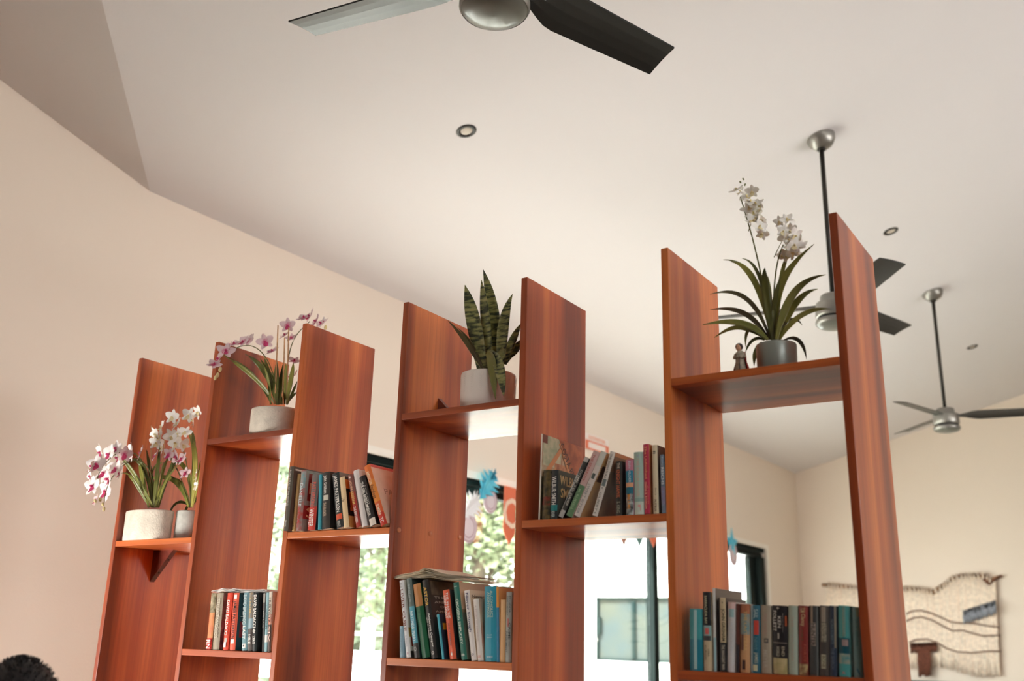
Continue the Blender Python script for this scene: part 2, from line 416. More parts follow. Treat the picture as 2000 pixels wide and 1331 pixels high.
GROUPS = {(1, 0): 'paperbacks on the low shelf of the second bay', (2, 1): 'paperbacks on the shelf of the third bay',
          (3, 0): 'books under the opened book on the low shelf of the fourth bay', (4, 1): 'books on the shelf of the fifth bay',
          (5, 0): 'books on the low right-hand shelf of the sixth bay'}
W_ = (238, 234, 226); K_ = (28, 27, 28); CRM = (222, 204, 170)

# --- second bay, low shelf
k = (1, 0)
book(k, (400.5, 411, 411, 1159.5), (176, 150, 118), 'paperback with skin-toned and red picture spine, leftmost on the low second-bay shelf', y=.006, B=((0, .35, ((96, 92, 66), (188, 170, 140), 60)), (.35, .8, ((222, 150, 98), (206, 120, 84), 40)), (.8, 1, (196, 44, 36))), T=(('RN', .83, .98, .5, .7, W_),), cover=((120, 84, 64), (170, 120, 90), 30))
book(k, (413, 425.5, 422.5, 1159.5), (160, 148, 128), 'taupe-grey paperback with pale embossed spine lettering', y=.006, T=(('STUART WOODS', .1, .8, .5, .5, (196, 186, 168)),), cover=((70, 58, 54), (140, 122, 112), 35), F=((.5, .95, .0, .6, ((60, 50, 62), (150, 110, 110), 40)),))
book(k, (433, 443.5, 443, 1159), (214, 74, 52), 'bright red paperback with white spine lettering, just left of the coral one with black lettering', y=.006, T=(('DAVID BALDACCI', .13, .74, .5, .5, W_), ('1', .86, .95, .5, .4, W_)), B=((.79, .86, (190, 180, 170), .25, .75),), cover=(120, 30, 26))
book(k, (446, 457, 454.8, 1159.5), (226, 98, 74), 'coral paperback with tall black spine lettering on the low second-bay shelf', y=.006, T=(('JAMES PATTERSON', .14, .8, .5, .62, (40, 28, 24)),), B=((.81, .88, W_, .2, .8), (.03, .1, W_, .25, .75)), cover=(38, 66, 70), F=((.5, .78, .1, .55, (172, 30, 34)),), FT=(('J.', .33, .42, .1, .5, W_),))
book(k, (470, 480.5, 475, 1159), (116, 152, 160), 'blue-grey paperback with pale block lettering and a white ring near its foot', y=.006, T=(('DAVID BALDACCI', .04, .55, .45, .6, (198, 208, 206)), ('LAST', .58, .8, .5, .5, W_)), B=((.88, .95, W_, .2, .8), (.9, .93, K_, .38, .62, 1)), cover=(40, 90, 100))
book(k, (481.5, 490.5, 485, 1159), (92, 84, 80), 'paperback with a brown to pale-blue spine ending in white capital letters', y=.006, B=((0, .45, ((170, 140, 100), (110, 130, 140), 60)), (.45, .62, (150, 172, 180))), T=(('MILE', .72, .88, .5, .55, W_), ('A KILLER', .08, .36, .5, .4, (210, 180, 120))))
book(k, (490.8, 500, 494, 1159), (38, 44, 44), 'black paperback with bold white lettering and a star on the spine', y=.006, T=(('DAVID BALDACCI', .04, .6, .5, .62, W_), ('*', .62, .7, .5, .6, W_), ('ZERO', .74, .88, .5, .5, W_)), cover=(30, 32, 33), FT=(('B', .18, .3, .15, .65, (190, 38, 34)), ('S', .82, .92, .2, .6, W_)), d=.112)
book(k, (511, 515, 514, 1160), (86, 88, 86), 'thin dark grey paperback beside the cover with a red capital letter', y=.006, T=(('THE LAKE', .3, .6, .5, .5, (180, 176, 168)),), B=((0, .16, (176, 168, 160)),))
book(k, (515.2, 520.5, 519.5, 1158.5), (148, 184, 190), 'very thin pale blue paperback, second from the right on the low second-bay shelf', y=.006, T=(('J. GRISHAM', .2, .62, .5, .5, (90, 110, 120)),), B=((.72, .84, W_),))
book(k, (521, 527.5, 524.3, 1157), (92, 76, 68), 'paperback with cream top and red and white lettering, rightmost on the low second-bay shelf', y=.006, B=((0, .38, (228, 214, 196)), (.38, .55, ((214, 110, 80), (230, 200, 180), 80))), T=(('HURWITZ', .1, .52, .5, .6, (60, 40, 34)), ('SIX', .58, .84, .5, .7, (230, 190, 176))), cover=(226, 206, 184))

# --- third bay, middle shelf
k = (2, 1)
book(k, (552, 561, 564.5, 912), (98, 92, 82), 'tall slim grey-brown atlas with tiny white spine lettering, standing proud of the shelf edge', d=.20, y=-.035, hard=True, name='hardback_book', T=(('ROAD ATLAS OF THE WORLD', .06, .62, .5, .4, (200, 194, 184)), ('MAPS', .84, .94, .5, .4, (200, 194, 184))), cover=(84, 62, 50), F=((.035, .06, .03, 1, (226, 214, 200)),))
book(k, (562.3, 573.5, 573, 927), (226, 186, 126), 'cream-yellow paperback beside the slim grey-brown atlas', y=-.018, T=(('A NOVEL', .55, .8, .5, .3, (170, 120, 80)),), B=((.9, .93, (120, 100, 110), .35, .7),))
book(k, (576, 586.5, 587, 919.5), ((150, 140, 134), (176, 76, 70), 50), 'mottled grey and red paperback whose cover shows large cream letters', y=-.018, B=((.02, .3, ((110, 160, 165), (170, 150, 145), 60)), (.38, .42, (214, 84, 70), .3, .7)), T=(('DANIELLE', .22, .6, .5, .55, (210, 222, 224)), ('SILVA', .62, .88, .5, .5, (186, 60, 56))), cover=((150, 160, 150), (120, 140, 134), 20), F=((.05, .5, .1, .9, (118, 44, 40)), (.58, .8, .0, .8, (140, 40, 40))), FT=(('P', .2, .38, .15, .6, (228, 206, 160)), ('S', .6, .78, .1, .5, (228, 206, 160)), ('FL', .86, .95, .2, .8, (196, 50, 44))), d=.12)
book(k, (599, 613.5, 608, 928), (206, 74, 62), 'grey over coral-red paperback with white lettering reading down its foot', y=-.018, B=((0, .58, (116, 108, 104)),), T=(('PATTERSON', .14, .56, .55, .5, (214, 96, 80)), ('WINTER', .62, .94, .5, .6, W_)), cover=(34, 28, 32), F=((.5, .9, .1, .9, (110, 24, 26)),))
book(k, (620, 625.3, 618.5, 929), (72, 162, 178), 'very thin turquoise paperback between the coral-footed and charcoal ones', y=-.018, d=.11)
book(k, (627, 642.5, 622.8, 926), (66, 62, 58), 'charcoal paperback with white script lettering and a pale emblem mid-spine', y=-.018, T=(('John Grisham', .06, .38, .5, .5, W_), ('THE BROKER', .54, .78, .45, .4, (190, 170, 150))), B=((.41, .5, (206, 200, 184), .25, .85),), cover=(36, 30, 28), FT=(('/', .2, .3, .3, .6, W_), ('C', .46, .56, .2, .7, W_)), F=((.62, .95, .1, .9, (58, 52, 50)),))
book(k, (656, 670, 647.2, 927), (62, 66, 66), 'dark grey paperback with condensed white lettering above an orange-red square', y=-.018, T=(('JAMES PATTERSON', .05, .72, .5, .62, W_), ('PRIVATE', .88, .98, .5, .4, (190, 186, 180))), B=((.755, .85, (222, 96, 66), .12, .92),), cover=(120, 110, 100))
book(k, (670.6, 681, 655.8, 937), (232, 204, 160), 'worn cream paperback whose orange and black cover faces the red one', y=-.018, T=(('E. Bear', .42, .5, .5, .5, (110, 84, 66)),), cover=(22, 16, 14), F=((.06, .24, .0, .8, (222, 122, 40)), (.3, .68, .12, .3, (232, 130, 50)), (.3, .36, .12, .8, (232, 130, 50)), (.48, .53, .12, .66, (232, 130, 50)), (.62, .68, .1, .95, (226, 120, 50)), (.78, 1, 0, 1, (196, 150, 80))))
book(k, (695, 704.3, 678, 930), (176, 64, 56), 'dusty red paperback with yellow and white lettering, leaning left', y=-.018, T=(('JOHN', .12, .3, .5, .55, (232, 184, 150)), ('GRISHAM', .32, .57, .5, .6, (240, 200, 120)), ('THE BRETHREN', .62, .92, .5, .5, W_)), B=((0, .34, (140, 92, 84)), (.04, .07, W_, .35, .65)), cover=(150, 110, 104))
book(k, (706, 717, 688.5, 921.5), (226, 218, 214), 'plain whitish paperback leaning left behind the black and white one', y=-.016, cover=(222, 210, 204), d=.13)
book(k, (722, 735, 694, 938), (46, 44, 44), 'black paperback with crowded white lettering and a torn white foot, leaning left', y=-.02, T=(('THE GIRL FREEDOM', .12, .62, .42, .42, W_), ('FIGHTER', .62, .8, .42, .42, W_), ('a true story', .2, .6, .78, .2, (190, 180, 170))), B=((.86, 1, (234, 222, 208)), (0, .8, (214, 208, 200), 0, .08)), cover=(22, 18, 16), F=((.25, .6, .2, .5, (150, 100, 70)),), d=.1)
book(k, (743, 756.5, 707.5, 915), (236, 146, 66), 'orange paperback with a pale pink picture cover, leaning against the fourth upright', y=-.014, B=((0, .25, (232, 124, 62)), (.62, .8, (228, 104, 60)), (.8, 1, (206, 64, 50))), T=(('AMERICAN', .1, .32, .45, .5, (250, 226, 190)), ('Barefoot', .34, .56, .5, .5, (74, 50, 36)), ('SUMMER', .66, .84, .5, .5, (250, 226, 200)), ('TC', .88, .96, .5, .6, W_)), cover=((236, 200, 178), (222, 186, 158), 24), F=((0, .05, 0, 1, (212, 80, 70)),), FT=(('PAGES', .4, .5, .2, .9, (180, 140, 120)),), d=.15)

# --- fourth bay, low shelf
k = (3, 0)
book(k, (780, 786.8, 780, 1224), (148, 178, 192), 'low thin pale blue book, leftmost on the low fourth-bay shelf', y=.008, d=.12, T=(('RECIPES FOR HEALTH', .1, .8, .5, .4, (110, 140, 160)),))
book(k, (792.6, 801.5, 778.6, 1135.5), (226, 226, 226), 'white paperback with brown capital lettering and tomatoes on its cover', y=.008, d=.15, T=(('THE', .03, .1, .4, .3, (120, 110, 110)), ('LIVER CURE', .12, .66, .5, .55, (122, 62, 50)), ('R. FRANCO', .72, .86, .5, .3, (150, 150, 160))), B=((.93, .96, (196, 160, 170), .35, .65),), cover=(236, 230, 218), F=((.62, .74, .0, .5, (190, 150, 70)), (.74, .86, .05, .6, (198, 66, 44)), (.84, .96, .1, .8, (214, 80, 50)), (.92, 1, 0, 1, (60, 56, 52))))
book(k, (808, 818.6, 792.5, 1132), (104, 118, 114), 'grey-green hardback with a turquoise wedge and a round emblem at its foot', y=.008, d=.15, hard=True, name='hardback_book', B=((.36, .82, (98, 172, 190)), (.82, 1, (74, 72, 70))), T=(('FRIENDS', .07, .2, .5, .4, (170, 178, 174)), ('and the', .21, .3, .5, .3, (170, 178, 174)), ('MATTHEW PERRY', .42, .8, .5, .55, (206, 228, 230)), ('o', .86, .92, .5, .5, (150, 150, 146))), cover=(44, 62, 60))
book(k, (823, 838.5, 805, 1143.4), (30, 92, 62), 'dark green hardback whose spine is tan at the top', y=.008, d=.14, hard=True, name='hardback_book', B=((0, .31, (190, 132, 80)),), T=(('D. BROWN', .36, .52, .4, .3, (70, 120, 84)),), cover=(28, 82, 56))
book(k, (841.5, 853.5, 823, 1135), (52, 50, 48), 'black hardback with golden capitals above white serif lettering', y=.008, d=.155, hard=True, name='hardback_book', T=(('ASTOR', .09, .34, .5, .5, (226, 180, 70)), ('Anderson Cooper', .43, .86, .6, .42, W_), ('and K. Howe', .48, .74, .25, .2, (200, 196, 188)), ('o', .91, .95, .5, .4, W_)), cover=(48, 42, 38), F=((.02, .2, .05, .95, ((110, 96, 80), (70, 62, 54), 30)),), FT=(('THE RISE', .22, .25, .1, .9, (196, 190, 180)), ('AND FALL', .28, .31, .1, .9, (196, 190, 180)), ('OF AN', .34, .37, .25, .75, (196, 190, 180)), ('AMERICAN', .4, .43, .1, .9, (196, 190, 180)), ('FORTUNE', .46, .49, .1, .9, (196, 190, 180))))
book(k, (863, 867.6, 852.8, 1201), (70, 168, 186), 'short thin teal book standing before a dark navy cover', y=.004, d=.1, cover=(30, 48, 66), F=((.2, .35, .1, .5, (214, 172, 60)),))
book(k, (877.5, 890.5, 863.6, 1154.5), (230, 104, 72), 'orange paperback with two lines of white capitals and dark lettering below', y=.008, d=.13, T=(('THE WAR WE', .04, .42, .72, .34, W_), ('WON APART', .07, .41, .32, .34, W_), ('ARIEL LAWHON', .48, .8, .5, .25, (120, 60, 60)), ('i', .9, .95, .5, .2, W_)), cover=(60, 56, 60))
book(k, (900.3, 911.7, 884, 1139.5), (50, 116, 102), 'sea-green hardback with pale serif lettering, leaning left near the middle of its shelf', y=.008, d=.155, hard=True, name='hardback_book', T=(('CHOOSING', .22, .49, .5, .42, (220, 232, 218)), ('SIMPLICITY', .51, .8, .5, .42, (220, 232, 218)), ('press', .05, .065, .5, .5, W_, 'h'), ('Hh', .92, .95, .5, .5, W_, 'h')), cover=(196, 168, 138), F=((.36, .4, 0, 1, (130, 116, 92)), (.4, 1, 0, 1, (92, 96, 84))))
book(k, (919.8, 930.3, 905.4, 1155), (232, 226, 222), 'white paperback with navy rounded lettering on its spine', y=.008, d=.14, T=(('Never Enough', .04, .6, .5, .6, (46, 50, 92)), ('o', .9, .93, .5, .4, (90, 90, 110))), cover=(222, 200, 170), FT=(('Never Enough', .07, .13, .05, 1, (96, 70, 50)), ('START', .36, .4, .4, .95, (120, 90, 70)), ('When', .42, .46, .4, .95, (120, 90, 70))))
book(k, (932, 943, 923, 1172), (230, 222, 214), 'cream paperback with faint lettering between the white and the thick turquoise books', y=.008, d=.13, T=(('A STORY OF RENEWAL', .1, .7, .5, .25, (200, 180, 176)), ('oo', .91, .95, .5, .5, (214, 140, 130), 'h')), cover=((214, 190, 160), (196, 110, 90), 14))
book(k, (945.3, 968.5, 944.9, 1146.5), (56, 156, 180), 'thick turquoise hardback with silver capitals on its spine', y=.008, d=.15, hard=True, name='hardback_book', T=(('ALCOHOLICS', .06, .42, .68, .22, (190, 214, 196)), ('ANONYMOUS', .08, .42, .42, .22, (190, 214, 196)), ('Fourth', .645, .66, .5, .42, (190, 220, 220), 'h'), ('Edition', .675, .69, .5, .42, (190, 220, 220), 'h'), ('WORLD', .93, .95, .5, .5, (220, 235, 235), 'h')), cover=(44, 140, 168))
book(k, (969.5, 975, 968.8, 1147), (50, 128, 164), 'blue book with an orange upper spine, right of the thick turquoise one', y=.01, d=.13, B=((0, .28, (228, 150, 60)),), cover=(210, 150, 84), FT=(('ALL', .08, .14, .3, .95, (110, 72, 40)),))
book(k, (976, 985, 977, 1172), (230, 184, 132), 'plain apricot paperback beside the rightmost grey book', y=.01, d=.11)
book(k, (985.6, 997, 988, 1157), (176, 178, 170), 'grey paperback with heavy slate lettering and a red slash, rightmost on the low fourth-bay shelf', y=.008, d=.12, T=(('FYODOR', .06, .3, .78, .3, (50, 66, 70)), ('DOSTOEVSKY', .06, .34, .36, .26, (66, 82, 84)), ('CRIME', .44, .68, .76, .38, (50, 66, 70)), ('AND', .7, .78, .76, .2, (66, 82, 84)), ('PUNISHMENT', .56, .86, .3, .28, (66, 82, 84))), B=((.38, .5, (206, 70, 60), .4, .56),))

# --- fifth bay, middle shelf
k = (4, 1)
r_ = book(k, (1051.3, 1053.6, 1057, 848), (226, 218, 204), 'tall thin picture book with a copper panel titled for a country on its cover', d=.22, y=.0, hard=False, name='picture_book', cover=((150, 96, 62), (186, 170, 140), 26), F=((0, .36, .02, .45, ((150, 160, 130), (196, 190, 160), 40)), (0, .1, .0, .12, (110, 40, 24)), (.3, .52, .3, .95, ((150, 86, 60), (196, 140, 96), 50)), (.5, 1, 0, 1, ((52, 52, 38), (110, 96, 60), 30))))
def picture_cover(root, t, d, h):
    def q(pts, m, n, x): MB().poly([(x, d*u, h*(1-v)) for u, v in pts]).build(n, col(m), root)
    q([(.38, 0), (.99, 0), (.99, .45), (.72, .45)], ((176, 92, 52), (140, 66, 36), 40), 'copper_panel', t+.0016)
    q([(.42, .09), (.47, .13), (.1, .5), (.04, .46)], (196, 130, 84), 'copper_strip', t+.0019)
    q([(.38, .06), (.42, .04), (.74, .45), (.68, .45)], (206, 140, 90), 'copper_strip', t+.0019)
    o = Vector((t+.0024, d*.47, h*.985)); e_ = Vector((t+.0024, d*.84, h*.56)); ax = e_-o; ay = Vector((0, ax.z, -ax.y)).normalized()*-.022
    text('cover_title', 'COSTA RICA', o+ay*-1.0, ax*1.06, ay*1.0, cmat((70, 34, 22)), root)
for ch in r_.children:
    if ch.name.startswith('cover'): hh = max(v.co.z for v in ch.data.vertices); tt = max(v.co.x for v in ch.data.vertices)
picture_cover(r_, tt, .22, hh)
book(k, (1056.5, 1072, 1060.5, 919), ((44, 46, 34), (120, 100, 60), 60), 'dark green-brown picture paperback in front of the tall picture book', y=.0, B=((.55, .72, ((150, 50, 40), (70, 60, 40), 60)),), d=.11)
book(k, (1073.5, 1087, 1075, 919), (44, 50, 52), 'dark paperback with white condensed spine capitals and golden letters on its cover', y=.0, T=(('WILBUR SMITH', .14, .72, .55, .62, W_), ('RIVER', .85, .97, .5, .5, (196, 210, 206))), B=((.72, .84, (40, 130, 130)),), cover=((70, 66, 52), (46, 62, 56), 18), FT=(('WILBUR', .1, .3, .08, .98, (244, 204, 140)), ('SMITH', .36, .56, .12, .9, (244, 204, 140))), d=.108)
book(k, (1090, 1100.5, 1141.5, 897), (60, 62, 60), 'black and silver paperback leaning hard right, lettering down its spine', y=-.002, T=(('DICK FRANCIS', .3, .62, .3, .42, (226, 222, 214)), ('COME TO GRIEF', .2, .8, .72, .4, (214, 208, 198))), B=((0, .07, (196, 192, 186)), (.88, 1, (176, 172, 168)), (.1, .9, (150, 150, 148), .02, .2)), cover=(22, 22, 22), d=.108)
book(k, (1104.5, 1119, 1158.5, 886), (216, 184, 178), 'paperback with dusty pink upper and green lower spine, leaning right', y=.0, B=((.52, 1, (104, 140, 104)),), T=(('THE SPARROW', .05, .46, .5, .35, (196, 110, 100)), ('M. RUSSELL', .58, .9, .5, .35, (160, 190, 150))), d=.125)
book(k, (1120.5, 1133.5, 1171.5, 885), (222, 212, 204), 'off-white paperback with spaced letters and a small dark emblem mid-spine, leaning right', y=.0, T=(('SWEET BITTER', .5, .96, .5, .4, (150, 150, 150)),), B=((0, .22, (206, 206, 196)), (.34, .42, (84, 92, 88), .25, .75)), cover=((190, 152, 106), (172, 132, 88), 14), F=((0, .08, 0, 1, (200, 150, 104)), (.2, .44, .05, 1, (74, 46, 36))), d=.125)
book(k, (1156, 1166.7, 1191.5, 884.5), (224, 218, 210), 'white paperback with spaced dark letters, leaning right before the brown cover', y=.0, T=(('THE SIGNATURE', .04, .42, .5, .4, (110, 110, 108)), ('E. GILBERT', .56, .92, .5, .4, (120, 120, 116)), ('+', .94, .97, .5, .3, K_)), B=((.43, .54, (112, 124, 124), .15, .85),), cover=((120, 96, 76), (86, 70, 58), 16), F=((0, .06, 0, 1, (190, 124, 76)), (.06, .3, .0, 1, ((150, 108, 78), (110, 84, 64), 22))), d=.14)
book(k, (1201.5, 1214, 1201.5, 902), (42, 44, 40), 'black paperback with orange-red ornate lettering down its spine', y=.0, T=(('THE', .03, .14, .55, .4, (220, 200, 180)), ('KNIGHT HAWK', .16, .68, .5, .55, (206, 104, 70)), ('S. KING', .75, .96, .55, .5, (170, 170, 150))), cover=(16, 18, 22), d=.11)
book(k, (1222, 1237, 1220.5, 899), (206, 130, 152), 'paperback with a pink, teal and sand sunset picture spine', y=.0, B=((.2, .42, (30, 130, 160)), (.42, .5, (226, 170, 130)), (.5, .62, (30, 110, 130)), (.62, 1, ((60, 62, 60), (180, 190, 190), 90))), T=(('ELIN HILDER', .03, .42, .62, .28, (214, 230, 236)), ('BLUE', .64, .9, .45, .34, (236, 150, 50))), d=.11)
book(k, (1238, 1257, 1236.5, 884), (176, 204, 192), 'wide pale aqua paperback with faint pink lettering', y=.0, B=((.74, .8, (150, 184, 176)), (.8, 1, (206, 218, 206))), T=(('THE BEACH HOUSE', .1, .72, .5, .3, (210, 186, 172)), ('n', .055, .08, .5, .2, (170, 170, 200)), ('r', .85, .95, .6, .3, (224, 160, 160))), d=.13)
book(k, (1258, 1269.5, 1255, 868.5), (188, 46, 78), 'tall magenta book with slim salmon lettering', y=.0, T=(('The Unfinished', .03, .5, .5, .4, (236, 160, 120)), ('DIANA B. ROWLEY', .55, .93, .4, .3, (240, 180, 150)), ('A NOVEL', .6, .88, .78, .15, (236, 160, 120))), cover=((196, 130, 80), (150, 70, 50), 30), d=.14)
book(k, (1275.5, 1286, 1272.5, 870), (222, 208, 176), 'tall cream paperback with a small black mark high on the spine', y=.0, T=(('PUTRIA', .8, .97, .5, .45, (120, 100, 80)), ('Story', .63, .74, .6, .35, (130, 110, 90))), B=((.09, .105, K_, .25, .7), (.115, .13, K_, .25, .7)), cover=((128, 112, 96), (104, 92, 82), 10), F=((.14, .96, .3, .8, (40, 36, 40)), (.45, .65, .3, .9, (110, 20, 30))), d=.15)
book(k, (1292, 1300.2, 1288, 889), (112, 128, 148), 'blue-grey paperback with bold white capitals, against the sixth upright', y=.0, T=(('Kathy', .04, .2, .6, .5, (180, 200, 214)), ('REICHS', .22, .52, .6, .6, (240, 244, 246)), ('BONES', .62, .88, .5, .45, (140, 150, 180))), B=((.55, .85, (136, 128, 156)),), d=.108)

# --- sixth bay, low shelf
k = (5, 0); yy = .015
book(k, (1346, 1371.5, 1345.5, 1190), (28, 128, 150), 'thick teal paperback with a pale stripe down the spine, leftmost on the low right-hand shelf', y=yy, B=((0, .5, (66, 160, 166)), (.02, .98, (170, 206, 208), .38, .62, 1)), d=.11)
book(k, (1374, 1390.5, 1371.5, 1157), (206, 190, 156), 'tall paperback, black above, pale blue with a pink picture, cream below', y=yy, B=((0, .43, (30, 34, 38)), (.43, .62, (140, 176, 176)), (.46, .54, (226, 110, 104), .25, .7, 1), (.56, .62, (70, 74, 76), .05, .9, 1)), T=(('BARRACUDA BAY', .05, .41, .42, .3, (200, 196, 160)), ('VERA', .72, .82, .66, .2, (90, 80, 66)), ('KURIAN', .68, .86, .3, .2, (90, 80, 66))), d=.13)
book(k, (1394, 1399.5, 1391, 1149.5), (214, 214, 210), 'very thin tall white paperback standing before a taupe cover', y=yy, B=((.6, 1, (160, 196, 202)),), cover=(94, 82, 74), d=.17)
book(k, (1405.5, 1419, 1403.5, 1168.5), (22, 24, 30), 'paperback with cream upper spine and tall black capitals, black foot', y=yy, B=((0, .61, (206, 188, 150), .15, .98),), T=(('JOHN GRISHAM', .15, .59, .6, .62, (50, 44, 34)), ('THE INNOCENT MAN', .64, .97, .6, .42, (206, 198, 180)), ('*', .05, .08, .55, .2, K_)), cover=(56, 34, 32), d=.13)
book(k, (1419.5, 1435.7, 1420.8, 1177), (206, 206, 206), 'greyish-white paperback with a blue smudge at the top', y=yy, B=((0, .1, (220, 190, 186)), (.1, .22, (150, 184, 188), .2, .8)), T=(('ICE COLD', .3, .7, .5, .4, (196, 200, 204)),), d=.11)
book(k, (1436.3, 1443.5, 1437, 1180), (92, 48, 40), 'thin dark red paperback next to the greyish-white one', y=yy, B=((.6, 1, (44, 40, 46)),), d=.11)
book(k, (1444.5, 1463.8, 1445, 1181), (206, 158, 112), 'paperback with a desert sunset spine and a dark rider near the foot', y=yy, B=((0, .14, (176, 112, 80)), (.14, .45, ((110, 150, 156), (170, 160, 140), 50)), (.82, .96, (60, 30, 26), .25, .6, 1), (.45, .68, (120, 76, 60), .12, .4, 1)), T=(('THE LAST TRAIL', .1, .7, .6, .3, (222, 190, 130)),), d=.11)
book(k, (1465.3, 1484, 1465.5, 1183), (44, 104, 124), 'teal-blue paperback with a red block and a white left edge', y=yy, B=((0, 1, (170, 196, 206), .02, .22), (.23, .44, (206, 74, 62), .36, .86), (.88, .97, (206, 206, 170), .3, .75)), T=(('SAIL', .06, .2, .6, .45, (180, 206, 206)), ('NEWS', .48, .66, .6, .3, (110, 160, 170)), ('JAMES', .7, .86, .6, .45, (206, 216, 196))), d=.11)
book(k, (1485.8, 1506, 1485, 1183), (170, 158, 138), 'stone-beige paperback with a small dark ring mid-spine', y=yy, B=((.49, .56, (84, 84, 84), .35, .75), (.51, .54, (170, 158, 138), .45, .65, 1)), T=(('THE HOST', .12, .46, .5, .3, (180, 150, 136)), ('MEYER', .66, .92, .5, .35, (190, 184, 170))), d=.11)
book(k, (1509, 1537.8, 1507.5, 1184), (30, 30, 34), 'thick black paperback with white lettering and a gold foot', y=yy, B=((.77, 1, ((200, 184, 136), (170, 160, 110), 60)), (.15, .3, (196, 90, 40), .88, .98, 1), (.545, .555, (150, 140, 130), .02, .98, 1)), T=(('FOLLETT', .08, .38, .2, .22, (206, 200, 190)), ('KEN', .16, .33, .52, .22, (206, 200, 190)), ('+', .02, .06, .42, .2, (214, 204, 190), 'h'), ('i', .4, .5, .45, .1, (190, 184, 170)), ('WORLD', .6, .75, .4, .2, (190, 180, 160)), ('END', .6, .74, .75, .2, (190, 180, 160)), ('bestseller', .12, .4, .76, .06, (160, 156, 150))), d=.115)
book(k, (1539.5, 1557.6, 1539, 1184), (172, 186, 170), 'pale sage paperback with faint pinkish lettering beside the thick black one', y=yy, T=(('THE CHILDREN', .15, .8, .5, .25, (186, 170, 156)),), d=.11)
book(k, (1560, 1578, 1559, 1184), (140, 50, 46), 'dark red paperback with cream shapes at the top and foot', y=yy, B=((.84, 1, ((190, 170, 120), (120, 70, 50), 90)), (0, .02, (120, 30, 26))), T=(('TOM', .03, .1, .5, .5, (226, 196, 150)), ('Clancy', .12, .3, .5, .55, (226, 196, 150)), ('NET', .36, .52, .45, .2, (96, 84, 60)), ('FORCE', .56, .82, .7, .25, (196, 110, 90))), d=.11)
book(k, (1580.9, 1598, 1580, 1184), (66, 68, 68), 'charcoal paperback with a pale lettered stripe down its spine', y=yy, B=((0, .25, (168, 144, 124), .2, .42), (.25, .58, (170, 156, 146), .2, .75), (0, 1, (104, 112, 110), .86, .97)), T=(('HUNTER', .26, .58, .5, .45, (40, 44, 44)),), d=.11)
book(k, (1600.3, 1618.5, 1600, 1184), (74, 70, 66), 'dark grey-brown paperback with two speckled pale blocks on its spine', y=yy, B=((.02, .24, (150, 140, 126), .2, .7), (.25, .52, ((176, 168, 146), (96, 94, 84), 260), .2, .75), (.7, .9, (190, 188, 160), .2, .7)), T=(('BONE', .72, .88, .48, .35, (80, 80, 70)),), d=.11)
book(k, (1620.5, 1634.5, 1619, 1184), (40, 56, 76), 'navy paperback with a tan right edge on its spine', y=yy, B=((0, .6, (150, 140, 118), .72, .95),), T=(('NORA ROBERTS', .2, .55, .45, .4, (100, 120, 130)), ('THE SEARCH', .6, .9, .5, .45, (96, 110, 128))), d=.11)
book(k, (1638, 1660.5, 1636, 1184), (74, 162, 160), 'bright turquoise paperback with a dark teal band across its middle', y=yy, B=((.46, .68, (10, 84, 100)), (.48, .57, (170, 150, 146), .35, .85, 1), (.68, .82, ((180, 176, 150), (90, 150, 150), 70)), (.02, .44, (120, 160, 150), .4, .66)), T=(('ALISTAIR', .05, .42, .53, .18, (150, 170, 150)), ('R', .93, .96, .5, .25, (206, 120, 110), 'h')), d=.11)
book(k, (1668, 1684.5, 1663.5, 1186.5), (112, 150, 152), 'dull blue-grey paperback with teal lettering, rightmost on the low right-hand shelf', y=yy, T=(('JACK HIGGINS', .18, .56, .5, .4, (70, 128, 132)), ('/', .86, .98, .6, .4, (30, 96, 120))), B=((.0, .14, (130, 150, 130), .5, .95),), d=.11)

# opened book lying face down across the tops (fourth bay) and loose sheets (second bay)
def sheet_block(name, label, cat, pts, thick, y0, y1, m, rows=6):
    root = thing(name, label, cat, tuple(P(pts[0][0], pts[0][1], y0)))
    o = Vector(root.location)
    for layer in range(rows):
        b = MB(); A = []; Bq = []
        for i, (px, py) in enumerate(pts):
            p = P(px, py, y0)-o; f = layer/(rows-1)
            wv = .0012*math.sin(i*1.7+layer*1.1)
            zt = p.z-thick[i]*f+wv
            A.append(Vector((p.x, 0+.003*math.sin(layer*2.1), zt))); Bq.append(Vector((p.x, y1-y0, zt)))
        n = len(pts); tk = max(.0006, min(thick)/rows*.55)
        ra = A+[a-Vector((0, 0, tk)) for a in reversed(A)]; rb_ = Bq+[a-Vector((0, 0, tk)) for a in reversed(Bq)]
        k0 = len(b.v); b.v += [tuple(v) for v in ra+rb_]; K = len(ra)
        for i in range(K): j = (i+1) % K; b.f.append((k0+i, k0+j, k0+K+j, k0+K+i))
        for i in range(n-1):
            b.f.append((k0+i, k0+K-1-i, k0+K-2-i, k0+i+1)); b.f.append((k0+K+i, k0+K+i+1, k0+K+K-2-i, k0+K+K-1-i))
        b.build('page' if layer else 'top_page', m, root)
    return root
PG2 = mat('cream_open_pages', (248, 234, 208), .85)
sheet_block('open_book', 'opened cream-paged book lying face down across the tops of the fourth-bay books', 'book',
            [(764.5, 1129), (782, 1123.5), (803, 1119), (818, 1115), (828, 1110), (842, 1113.5), (862, 1119), (884, 1123), (903, 1125)], [.004, .010, .014, .018, .024, .020, .016, .014, .010], .012, .19, PG2, 7)
WP = mat('white_paper', (250, 246, 242), .8)
sheet_block('magazine', 'curled white magazine lying on top of the low second-bay paperbacks', 'magazine',
            [(413.5, 1154.5), (424, 1153.5), (434, 1149.5), (444, 1152.5), (456, 1150.5), (470, 1153), (486, 1151.5), (500, 1152), (514, 1152), (521, 1155)], [.004, .006, .008, .007, .009, .006, .008, .008, .006, .003], .008, .15, WP, 4)

